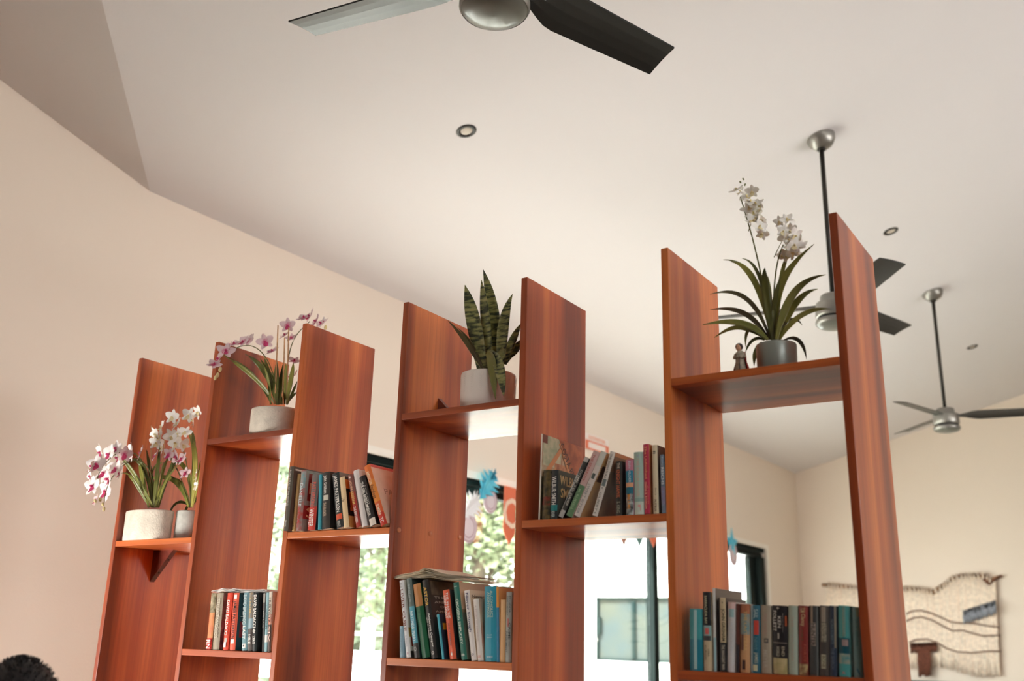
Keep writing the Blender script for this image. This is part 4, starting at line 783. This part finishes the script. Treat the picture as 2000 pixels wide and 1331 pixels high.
RINGM = mat('black_downlight_trim', (24, 23, 22), .4, coat=.3); LMP = mat('downlight_glass', (206, 196, 182), .3)
for u, v, lab in ((1.355, 1.429, 'nearest round black-rimmed downlight, in the middle of the ceiling'), (2.672, 4.659, 'round black-rimmed downlight between the middle and farthest fans'), (2.62, 7.847, 'farthest tiny round downlight, beyond the farthest fan')):
    p = R(u, v, ZT+SL*u)
    root = thing('downlight', lab, 'light', p, 'recessed ceiling downlights', (0, -math.atan(SL), RANG))
    MB().lathe([(.030, .0), (.034, -.006), (.048, -.005), (.053, -.0015), (.053, .0)], 36).build('trim_ring', RINGM, root, smooth=True)
    MB().lathe([(.0001, -.002), (.024, -.003), (.031, -.001)], 28).build('lamp_face', LMP, root, smooth=True)

# ------------------------------------------------------------------ outside, beyond the window
gr = MB(); gr.quad((-40, -12, -.25), (-1.15, -12, -.25), (-1.15, 30, -.25), (-40, 30, -.25))
tag(struct(gr.build('ground', mat('pale_paving', (206, 200, 190), .8, var=.04, vscale=2))), 'pale sunlit paving outside the window', 'ground')
EX = mat('white_render', (244, 244, 242), .8)
TEALF = mat('teal_window_frame', (12, 34, 32), .6, spec=.2); OBS = mat('obscured_glass', (70, 73, 64), .5, c2=(58, 68, 68), vscale=1.6, spec=.2)
hb_ = thing('neighbouring_house', 'overexposed white neighbouring house with a dark-framed sliding window', 'building', (-3.2, 14, -.25))
ho = Vector((-3.2, 14, -.25))
wl, wr, wb, wt = P(1163, 1230, 14).x, P(1300, 1230, 14).x+.35, P(1165, 1291, 14).z, P(1163, 1167, 14).z
bb = MB()
for (x0, x1, z0, z1) in ((-6.5, wl, -.25, 6), (wr, -1.6, -.25, 6), (wl, wr, -.25, wb), (wl, wr, wt, 6)): bb.box(x0-ho.x, x1-ho.x, 0, .2, z0+.25, z1+.25)
bb.box(-6.5-ho.x, -6.3-ho.x, .2, 6, 0, 6.25); bb.box(-1.8-ho.x, -1.6-ho.x, .2, 6, 0, 6.25); bb.box(-6.7-ho.x, -1.4-ho.x, -.3, 6.2, 6.25, 6.4)
bb.build('wall', EX, hb_)
wf = MB(); f_ = .045
for (x0, x1, z0, z1) in ((wl, wr, wt-f_, wt), (wl, wr, wb, wb+f_), (wl, wl+f_, wb, wt), (wr-f_, wr, wb, wt)): wf.box(x0-ho.x, x1-ho.x, .02, .12, z0+.25, z1+.25)
wfo = wf.build('window_frame', TEALF, hb_)
wm = P(1236, 1230, 14).x
MB().box(wm-.03-ho.x, wm+.03-ho.x, .02, .12, wb+.25, wt+.25).build('meeting_stile', TEALF, wfo)
for a0, a1 in ((wl+f_, wm-.03), (wm+.03, wr-f_)): MB().box(a0-ho.x, a1-ho.x, .07, .09, wb+f_+.25, wt-f_+.25).build('pane', OBS, wfo)
MB().box(wl+f_+.01-ho.x, wl+f_+.05-ho.x, .0, .06, (wb+wt)/2+.15, (wb+wt)/2+.45).build('handle', TEALF, wfo)
# plain panel in place of the house's continuing window
w2 = MB().box(-2.95, -1.3, 13.2, 13.3, -.25, P(1450, 1172, 13.2).z).build('house_window_panel', mat('grey_green_panel', (74, 84, 78), .9, spec=.2))
tag(w2, 'pale grey-green panel standing in for a house window, low beyond the far end', 'wall')
# white rail fence seen low in the third bay
fe = thing('white_fence', 'white painted rail fence outside the window, low behind the third bay', 'fence', (-4.6, 6.2, -.25))
FW = mat('white_painted_timber', (240, 238, 232), .6)
for i in range(7): MB().box(-2.4+i*.9, -2.3+i*.9, -.05, .05, 0, 1.92).build('post', FW, fe)
for z in (.25, .5, .75, 1.0, 1.25, 1.42, 1.75): MB().box(-2.45, 3.15, .05, .09, z, z+(.03 if z > 1.7 else .16)).build('rail', FW, fe)
# trees
def tree(loc, h, rad, n, label, c1, c2, seed):
    rnd = random.Random(seed); root = thing('garden_tree', label, 'tree', loc, 'trees in the garden beyond the window')
    bark = mat('grey_bark', (96, 84, 70), .9, var=.2, vscale=6)
    MB().tube([(0, 0, 0), (.06, .04, h*.35), (-.04, .05, h*.6), (.05, 0, h*.8)], [.14, .11, .08, .04], 8).build('trunk', bark, root, smooth=True)
    for k in range(6):
        a = k*1.05+rnd.random(); z0 = h*(.3+.07*k)
        MB().tube([(0, 0, z0), (math.cos(a)*rad*.35, math.sin(a)*rad*.35, z0+h*.12), (math.cos(a)*rad*.75, math.sin(a)*rad*.75, z0+h*.2)], [.05, .035, .015], 6).build('branch', bark, root, smooth=True)
    b = MB(); cl = [(rnd.uniform(-1, 1)*rad*.7, rnd.uniform(-1, 1)*rad*.7, h*rnd.uniform(.18, 1)) for _ in range(34)]
    for i in range(n):
        c = cl[rnd.randrange(len(cl))]; g = [rnd.gauss(0, rad*.20) for _ in range(3)]
        p = Vector((c[0]+g[0], c[1]+g[1], max(.2, c[2]+g[2]))); s = rnd.uniform(.05, .11)
        u_ = Vector((rnd.gauss(0, 1), rnd.gauss(0, 1), rnd.gauss(0, .6))).normalized(); v_ = u_.cross(Vector((rnd.gauss(0, 1), rnd.gauss(0, 1), rnd.gauss(0, 1)))).normalized()
        b.quad(p-u_*s, p+v_*s*.42-u_*s*.1, p+u_*s, p-v_*s*.42)
    o = b.build('foliage', mat('leaf_%d' % seed, c1, .7, c2=c2, vscale=2.2), root); o['kind'] = 'stuff'
tree((-5.45, 9.9, -.25), 5.6, 1.1, 12000, 'leafy green tree straight behind the fourth bay, beside the white house', (78, 94, 62), (146, 152, 118), 3)
tree((-8.9, 11.6, -.25), 6.4, 1.5, 9000, 'loose light green tree farther back, left of the white house', (84, 100, 68), (150, 158, 122), 5)
tree((-6.9, 8.0, -.25), 4.4, .95, 9000, 'bushy grey-green tree outside, seen between the third and fourth bays', (90, 104, 82), (150, 156, 130), 9)
tree((-13.0, 15.5, -.25), 7.5, 2.3, 8000, 'taller soft green tree farther back in the garden', (76, 98, 66), (130, 140, 104), 12)

# ------------------------------------------------------------------ things on the walls and in the window
# safety notice on the left wall
p = onwall(1165, 870); u0, v0_, z0_ = uv(p)
sg = thing('safety_sign', 'small white and red safety notice on the left wall above the window', 'sign', R(0, v0_, z0_), None, (0, 0, RANG-0))
SGW = mat('sign_white', (240, 228, 220), .5); SGR = mat('sign_red', (228, 120, 84), .5); SGO = mat('sign_orange', (236, 150, 110), .5)
MB().box(.001, .006, -.20, .20, -.06, .075).build('panel', SGW, sg)
for a in ((-.20, .20, -.06, -.045), (-.20, .20, .005, .018), (-.2, -.15, -.045, .005), (.15, .2, -.045, .005)): MB().box(.006, .008, a[0], a[1], a[2], a[3]).build('red_border', SGR, sg)
text('lettering', 'EXTINTOR', (.0085, -.14, .03), (0, .28, 0), (0, 0, .032), SGO, sg)
p = onwall(1162, 893); u0, v1_, z1_ = uv(p)
s2 = thing('safety_sticker', 'little pale arrow sticker with an orange mark below the safety notice', 'sign', R(0, v1_, z1_), None, (0, 0, RANG))
MB().box(.001, .005, -.06, .06, -.06, .05).build('panel', SGW, s2); MB().prism([(.005, -.03, -.01), (.005, .03, -.01), (.005, 0, .04)], [(.007, -.03, -.01), (.007, .03, -.01), (.007, 0, .04)]).build('arrow', SGR, s2)

# paper garland strung along the window head
SKY = mat('turquoise_paper', (60, 176, 210), .7, c2=(110, 206, 226), vscale=18); SKD = mat('deep_turquoise_paper', (22, 130, 160), .7); WPA = mat('white_tissue_paper', (240, 240, 244), .8)
COR = mat('coral_paper', (226, 116, 82), .7); CORL = mat('peach_paper', (244, 214, 190), .7); LIL = mat('lilac_paper', (228, 214, 220), .7); LID = mat('mauve_print', (176, 130, 146), .7)
gl_ = thing('paper_garland', 'paper garland with turquoise feathers, round tags and a coral letter C across the window', 'garland', R(.03, 3.6, 2.5))
go = Vector(gl_.location)
def G(px, py, off=.06): return onwall(px, py, off)-go
cordm = mat('thin_white_cord', (230, 226, 220), .8)
MB().tube([R(.05, 1.0+i*.42, 2.59-.03*math.sin(i*.9)**2)-go for i in range(18)], .002, 5).build('string', cordm, gl_)
def feather(pts, wid, m, n=9):
    c = bez(pts, n); b = MB()
    for i in range(n):
        t = (c[i+1]-c[i]).normalized(); s = (t.cross(RU).normalized()+RU*.35*(1 if i%2 else -1)).normalized(); w1 = wid*math.sin(PI*(i+.7)/(n+.6)); 
        for sg_ in (-1, 1):
            tipp = c[i]+s*sg_*w1-t*w1*.25+RU*.012*sg_
            a0_ = c[max(0, i-1)]; a1_ = c[min(n, i+2)]; b.prism([a0_, a1_, tipp], [a0_+RU*.002, a1_+RU*.002, tipp+RU*.002])
    return b.build('paper_feather', m, gl_)
feather([G(966, 925), G(958, 940), G(950, 955), G(936, 976)], .11, SKY, 12); feather([G(968, 922, .07), G(964, 930, .07), G(960, 938, .07)], .05, SKD, 4); feather([G(937, 974), G(925, 985), G(915, 995), G(903, 1012)], .11, WPA, 12)
def disc(px, py, r, off=.05):
    c = G(px, py, off); M_ = Matrix.Rotation(PI/2, 4, 'Y')
    o = MB().lathe([(.0001, .004), (r, .004), (r, 0), (.0001, 0)], 28, (0, 0, 0), M_).build('round_tag', LIL, gl_, loc=c)
    for ra in (.62, .86): MB().lathe([(r*ra, .006), (r*(ra+.06), .006)], 28, (0, 0, 0), M_).build('printed_ring', LID, o)
disc(957, 980, .085); disc(914, 1031, .105); disc(1432, 1084, .12)
def flag(px0, py0, px1, py1, h, m, name='letter_flag', tri=False):
    a = G(px0, py0, .05); b_ = G(px1, py1, .05); d = Vector((0, 0, -h))
    pts = [a, b_, (a+b_)/2+d] if tri else [a, b_, b_+d*.78, (a+b_)/2+d, a+d*.78]
    return MB().prism(pts, [p_+RU*.003 for p_ in pts]).build(name, m, gl_), a, b_
o_, a, b_ = flag(985, 949, 1008, 955, .42, COR)
mid = (a+b_)/2; ax = (b_-a).normalized()
text('letter', 'C', mid-ax*.085+Vector((0, 0, -.30))+RU*.006, ax*.17, (0, 0, .22), CORL, gl_)
for x0, x1, y, m_ in ((1211, 1225, 1050, mat('rust_paper', (170, 120, 104), .7)), (1240, 1257, 1050, mat('teal_paper', (90, 130, 126), .7)), (1268, 1284, 1050, COR)):
    flag(x0, y, x1, y, .09, m_, 'pennant', True)
st = MB(); c = G(1430, 1064, .05); tz = Vector((0, 0, 1))
pts = []
for i in range(10):
    r_ = .17 if i % 2 == 0 else .075; a_ = PI/2+i*PI/5; pts.append(c+RV*r_*math.cos(a_)+tz*r_*math.sin(a_)*1.1)
k0 = len(st.v); st.v += [tuple(c+RU*.012)]+[tuple(p_) for p_ in pts]+[tuple(c-RU*.006)]
for i in range(10): j = (i+1) % 10; st.f.append((k0, k0+1+i, k0+1+j)); st.f.append((k0+11, k0+1+j, k0+1+i))
st.build('paper_star', SKY, gl_)

# woven wall hanging on the back wall
rnd = random.Random(4)
def Bk(px, py, off=.03): return onback(px, py, off)
BR = mat('driftwood', (142, 112, 88), .8, var=.25, vscale=20, bump=.4); BRD = mat('dark_driftwood', (104, 66, 46), .8, var=.2, vscale=20)
wh = thing('wall_hanging', 'cream woven yarn wall hanging with grey and brown tufts, on a driftwood branch', 'wall hanging', Bk(1790, 1160)); wo = Vector(wh.location)
branch = [(1606, 1143), (1640, 1146), (1690, 1150), (1740, 1153), (1780, 1151), (1812, 1155), (1822, 1158), (1840, 1146), (1858, 1132), (1874, 1126), (1900, 1125), (1925, 1126), (1934, 1135), (1944, 1130), (1957, 1124)]
MB().tube([Bk(x, y, .045)-wo for x, y in branch], [.02, .022, .02, .018, .02, .028, .03, .026, .022, .022, .02, .022, .03, .022, .008], 9).build('branch', BR, wh, smooth=True)
MB().tube([Bk(x, y, .05)-wo for x, y in ((1921, 1131), (1932, 1139), (1940, 1133), (1957, 1125))], [.024, .03, .022, .01], 8).build('branch_knot', BRD, wh, smooth=True)
YN = mat('cream_yarn', (236, 224, 206), .9, var=.06, vscale=30); YB_ = mat('taupe_cord', (136, 108, 92), .9); YG = mat('blue_grey_wool', (136, 140, 148), .95, var=.12, vscale=60); YR = mat('brown_wool', (104, 60, 44), .95, var=.15, vscale=60); YP = mat('pinkish_yarn', (234, 214, 194), .9, var=.05, vscale=30)
def interp(tab, x):
    for (a0, b0), (a1, b1) in zip(tab, tab[1:]):
        if x <= a1: return b0+(b1-b0)*(x-a0)/(a1-a0)
    return tab[-1][1]
topt = [(x, y) for x, y in branch if x < 1950]
bott = [(1610, 1290), (1700, 1303), (1760, 1305), (1800, 1304), (1830, 1300), (1860, 1308), (1890, 1318), (1920, 1322), (1950, 1321), (1970, 1316)]
cords = [MB(), MB()]
x = 1616.0; i = 0
while x < 1944:
    yt = interp(topt, x); xb = x+(x-1780)*.055; yb = interp(bott, xb)+rnd.uniform(-6, 4)
    pts = [Bk(x+(xb-x)*t+rnd.uniform(-.4, .4)+(rnd.uniform(-2, 2) if t > .85 else 0), yt+(yb-yt)*t, .04+rnd.uniform(0, .008)+.02*t*(1-t)) - wo for t in (0, .25, .5, .75, 1)]
    cords[i % 2].tube(pts, [.011, .011, .011, .011, .007], 5); x += 1.75; i += 1
o = cords[0].build('warp_yarn', YN, wh, smooth=True); o['kind'] = 'stuff'; o = cords[1].build('warp_yarn', YP, wh, smooth=True); o['kind'] = 'stuff'
lp = MB()      # yarn loops over the branch
for k_ in range(46):
    x = 1618+k_*7.0; y = interp(topt, x); c = Bk(x, y, .045)-wo
    lp.tube([c+Vector((0, math.cos(a)*.034, math.sin(a)*.034))+Vector((.012*math.sin(a*.5+k_), 0, 0)) for a in [j*PI/4 for j in range(9)]], .009, 5, False)
o = lp.build('yarn_loops', YN, wh, smooth=True); o['kind'] = 'stuff'
for tab in ([(1770, 1200), (1782, 1194), (1800, 1193), (1820, 1199), (1840, 1208), (1858, 1216), (1875, 1218), (1900, 1218), (1925, 1223), (1951, 1226)], [(1770, 1214), (1785, 1207), (1800, 1206), (1820, 1212), (1840, 1223), (1860, 1233), (1880, 1232), (1900, 1238), (1920, 1243), (1953, 1242)], [(1775, 1256), (1790, 1250), (1810, 1249), (1830, 1256), (1850, 1268), (1870, 1274), (1900, 1276), (1925, 1273), (1955, 1273)]):
    MB().tube([Bk(x_, y_, .075)-wo for x_, y_ in tab], .0085, 6).build('wavy_cord', YB_, wh, smooth=True)
def tuft(path, ln, m, name, n=40, r=.012):
    b = MB()
    for k_ in range(n):
        t = k_/(n-1); x_ = path[0][0]+(path[1][0]-path[0][0])*t; y_ = path[0][1]+(path[1][1]-path[0][1])*t
        b.tube([Bk(x_+rnd.uniform(-1, 1), y_, .09)-wo, Bk(x_+rnd.uniform(-1, 1), y_+ln*.5, .11)-wo, Bk(x_+rnd.uniform(-2, 2), y_+ln+rnd.uniform(-3, 2), .09)-wo], [r*.8, r, r*.5], 5)
    b.build(name, m, wh, smooth=True)['kind'] = 'stuff'
tuft([(1882, 1194), (1944, 1174)], 25, YG, 'blue_grey_tuft', 34, .016)
tuft([(1779, 1258), (1828, 1256)], 18, YR, 'brown_tuft', 30, .014); tuft([(1794, 1262), (1816, 1262)], 60, YR, 'brown_tuft', 16, .016)
# thin black top of a television under the hanging
tv = thing('television', 'black flat television, only its top edge showing at lower right', 'television', R(1.49, BACK-.12, .95)); tv.rotation_euler = (0, 0, -math.atan2(RV.x, RV.y))
BLP = mat('black_plastic', (14, 14, 16), .3)
MB().box(-.47, .47, -.02, .03, -.33, .222).build('case', BLP, tv, bevel=.006); MB().box(-.45, .45, -.0215, -.02, -.31, .20).build('screen', mat('dark_screen', (8, 8, 10), .12), tv); MB().box(-.06, .06, .03, .112, -.06, .06).build('wall_bracket', BLP, tv)

# ------------------------------------------------------------------ person at lower left, only the crown of the head in view
HD = CL+ray(22, 1414)*1.9
pr_ = thing('person', 'person with short black hair at lower left, only the crown of the head showing', 'person', (HD.x, HD.y, 0))
ho_ = Vector((HD.x, HD.y, 0)); hz = HD.z
SK = mat('skin', (184, 124, 96), .5, var=.04, vscale=20); HR = mat('black_hair', (12, 10, 12), .5, c2=(22, 18, 20), vscale=120, stretch=(1, 1, .2)); SHT = mat('grey_shirt', (90, 96, 104), .9); TRS = mat('dark_trousers', (40, 42, 50), .9)
fdir = Vector((-.93, .36, 0)).normalized(); sdir = Vector((-fdir.y, fdir.x, 0))
def skin_body(name, verts, edges, radii, m, parent, sub=2):
    me = bpy.data.meshes.new(name); me.from_pydata([tuple(v) for v in verts], edges, []); me.materials.append(m)
    o = bpy.data.objects.new(name, me); COL.objects.link(o)
    sk = o.modifiers.new('skin', 'SKIN'); ss = o.modifiers.new('sub', 'SUBSURF'); ss.levels = sub; ss.render_levels = sub
    for v, r in zip(me.skin_vertices[0].data, radii): v.radius = (r, r) if not isinstance(r, tuple) else r
    me.skin_vertices[0].data[0].use_root = True
    dg = bpy.context.evaluated_depsgraph_get(); dg.update(); m2 = bpy.data.meshes.new_from_object(o.evaluated_get(dg)); bpy.data.objects.remove(o)
    m2.polygons.foreach_set('use_smooth', [True]*len(m2.polygons)); o = bpy.data.objects.new(name, m2); COL.objects.link(o)
    if parent: o.parent = parent
    return o
sy = hz-.72     # seat height of the stool the person sits on
J = lambda f, s_, z: fdir*f+sdir*s_+Vector((0, 0, z))
V_ = [J(0, 0, sy+.10), J(.0, 0, sy+.28), J(-.01, 0, sy+.46), J(-.01, 0, sy+.53), J(0, 0, sy+.60), J(.015, 0, sy+.68)]
Rr = [.135, .125, .13, .07, .052, .05]
Eg = [(0, 1), (1, 2), (2, 3), (3, 4), (4, 5)]
for s_ in (-1, 1):
    n0 = len(V_); V_ += [J(-.01, s_*.17, sy+.49), J(.02, s_*.21, sy+.24), J(.20, s_*.17, sy+.10), J(.27, s_*.15, sy+.10)]; Rr += [.06, .043, .034, .03]; Eg += [(2, n0), (n0, n0+1), (n0+1, n0+2), (n0+2, n0+3)]
    n1 = len(V_); V_ += [J(.05, s_*.09, sy+.08), J(.42, s_*.12, sy+.06), J(.44, s_*.12, .10), J(.55, s_*.13, .045)]; Rr += [.085, .06, .04, .035]; Eg += [(0, n1), (n1, n1+1), (n1+1, n1+2), (n1+2, n1+3)]
skin_body('body', V_, Eg, Rr, SHT, pr_)
for s_ in (-1, 1):      # hands resting on the thighs
    w0 = J(.27, s_*.15, sy+.115); hv = [w0, w0+fdir*.05, w0+fdir*.09]; he = [(0, 1), (1, 2)]; hr = [.024, .03, .026]
    for k_, (dx, L_) in enumerate(((-.028, .065), (-.010, .075), (.010, .072), (.027, .055))):
        b0 = len(hv); p0 = w0+fdir*.09+sdir*dx; hv += [p0, p0+fdir*L_*.5+Vector((0, 0, .004)), p0+fdir*L_-Vector((0, 0, .012))]; hr += [.0095, .0085, .0075]; he += [(2, b0), (b0, b0+1), (b0+1, b0+2)]
    b0 = len(hv); p0 = w0+fdir*.03-sdir*s_*.03; hv += [p0, p0+fdir*.03-sdir*s_*.022, p0+fdir*.055-sdir*s_*.026]; hr += [.013, .010, .009]; he += [(1, b0), (b0, b0+1), (b0+1, b0+2)]
    skin_body('hand', hv, he, hr, SK, pr_, 1)
Mh = Matrix((( fdir.x, sdir.x, 0), (fdir.y, sdir.y, 0), (0, 0, 1)))
hd = MB(); hd.ball((0, 0, hz), .1, 28, 20, (.97, .78, 1.12))
for i, (x_, y_, z_) in enumerate(hd.v):
    l = Mh.transposed() @ Vector((x_, y_, z_-hz))
hd = MB(); 
def headpt(v):      # v local: x forward, y side, z up
    x_, y_, z_ = v
    if z_ < 0: x_ *= 1-.12*(-z_/.11); y_ *= 1-.30*(-z_/.11)
    if x_ > 0 and z_ < .02: x_ = x_*.96
    return Mh @ Vector((x_, y_, z_))+Vector((0, 0, hz))
hd.ball((0, 0, 0), .1, 28, 20, (.97, .80, 1.16)); hd.v = [tuple(headpt(v)) for v in hd.v]
n = MB(); n.tube([(.088, 0, .012), (.102, 0, -.012), (.112, 0, -.032), (.094, 0, -.038)], [.006, .009, .012, .009], 8); n.v = [tuple(headpt(v)) for v in n.v]
head = merged([hd, n]).build('head', SK, pr_, smooth=True)
for s_ in (-1, 1):
    e_ = MB().ball((.083, s_*.031, .008), .0125, 12, 8); e_.v = [tuple(headpt(v)) for v in e_.v]; e_.build('eye', mat('eye_white', (226, 220, 214), .2), head, smooth=True)
    e_ = MB().ball((.0925, s_*.031, .008), .0055, 8, 6); e_.v = [tuple(headpt(v)) for v in e_.v]; e_.build('iris', BLP, head)
    e_ = MB().ball((-.005, s_*.081, -.008), .03, 12, 8, (.6, .25, 1.05)); e_.v = [tuple(headpt(v)) for v in e_.v]; e_.build('ear', SK, head, smooth=True)
e_ = MB().tube([(.080, -.024, -.062), (.092, 0, -.060), (.080, .024, -.062)], [.003, .0065, .003], 8); e_.v = [tuple(headpt(v)) for v in e_.v]; e_.build('mouth', mat('lips', (160, 90, 80), .5), head, smooth=True)
hc = MB(); hc.ball((0, 0, 0), .1, 36, 26, (1.02, .86, 1.2)); keep = []
hc.v = [tuple(headpt((x_-.006, y_, z_+.004))) if True else 0 for x_, y_, z_ in hc.v]
loc_ = [Mh.transposed() @ (Vector(v)-Vector((0, 0, hz))) for v in hc.v]
hc.f = [f for f in hc.f if all(loc_[i].z > (.070 if loc_[i].x > .045 else (.0 if loc_[i].x > -.02 else -.075)) for i in f)]
hc.build('hair', HR, pr_, smooth=True)
tf = MB(); rr_ = random.Random(2)     # short strands standing off the scalp
for k_ in range(900):
    a_ = rr_.uniform(0, 2*PI); t_ = rr_.uniform(0, 1.25)
    v = Vector((math.sin(t_)*math.cos(a_)*.102-.006, math.sin(t_)*math.sin(a_)*.086, math.cos(t_)*.12+.003))
    if v.x > .05 and v.z < .07: continue
    nrm = Vector((v.x, v.y, v.z)).normalized(); tl = (nrm+Vector((rr_.gauss(0, .5), rr_.gauss(0, .5), rr_.gauss(0, .3)))).normalized()
    tf.tube([headpt(v*.98), headpt(v+tl*.004), headpt(v+tl*.008)], [.0013, .001, .0003], 3, False)
o = tf.build('hair_strands', HR, pr_); o['kind'] = 'stuff'
stl = thing('stool', 'plain wooden stool under the person at the lower left', 'stool', (HD.x, HD.y, 0))
MB().lathe([(.0001, sy-.04), (.17, sy-.04), (.175, sy-.02), (.17, sy-.001), (.0001, sy-.001)], 28).build('seat', WX, stl, smooth=True)
for k_ in range(4):
    a_ = PI/4+k_*PI/2; MB().tube([(math.cos(a_)*.11, math.sin(a_)*.11, sy-.035), (math.cos(a_)*.19, math.sin(a_)*.19, 0)], .016, 10).build('leg', WZ, stl)
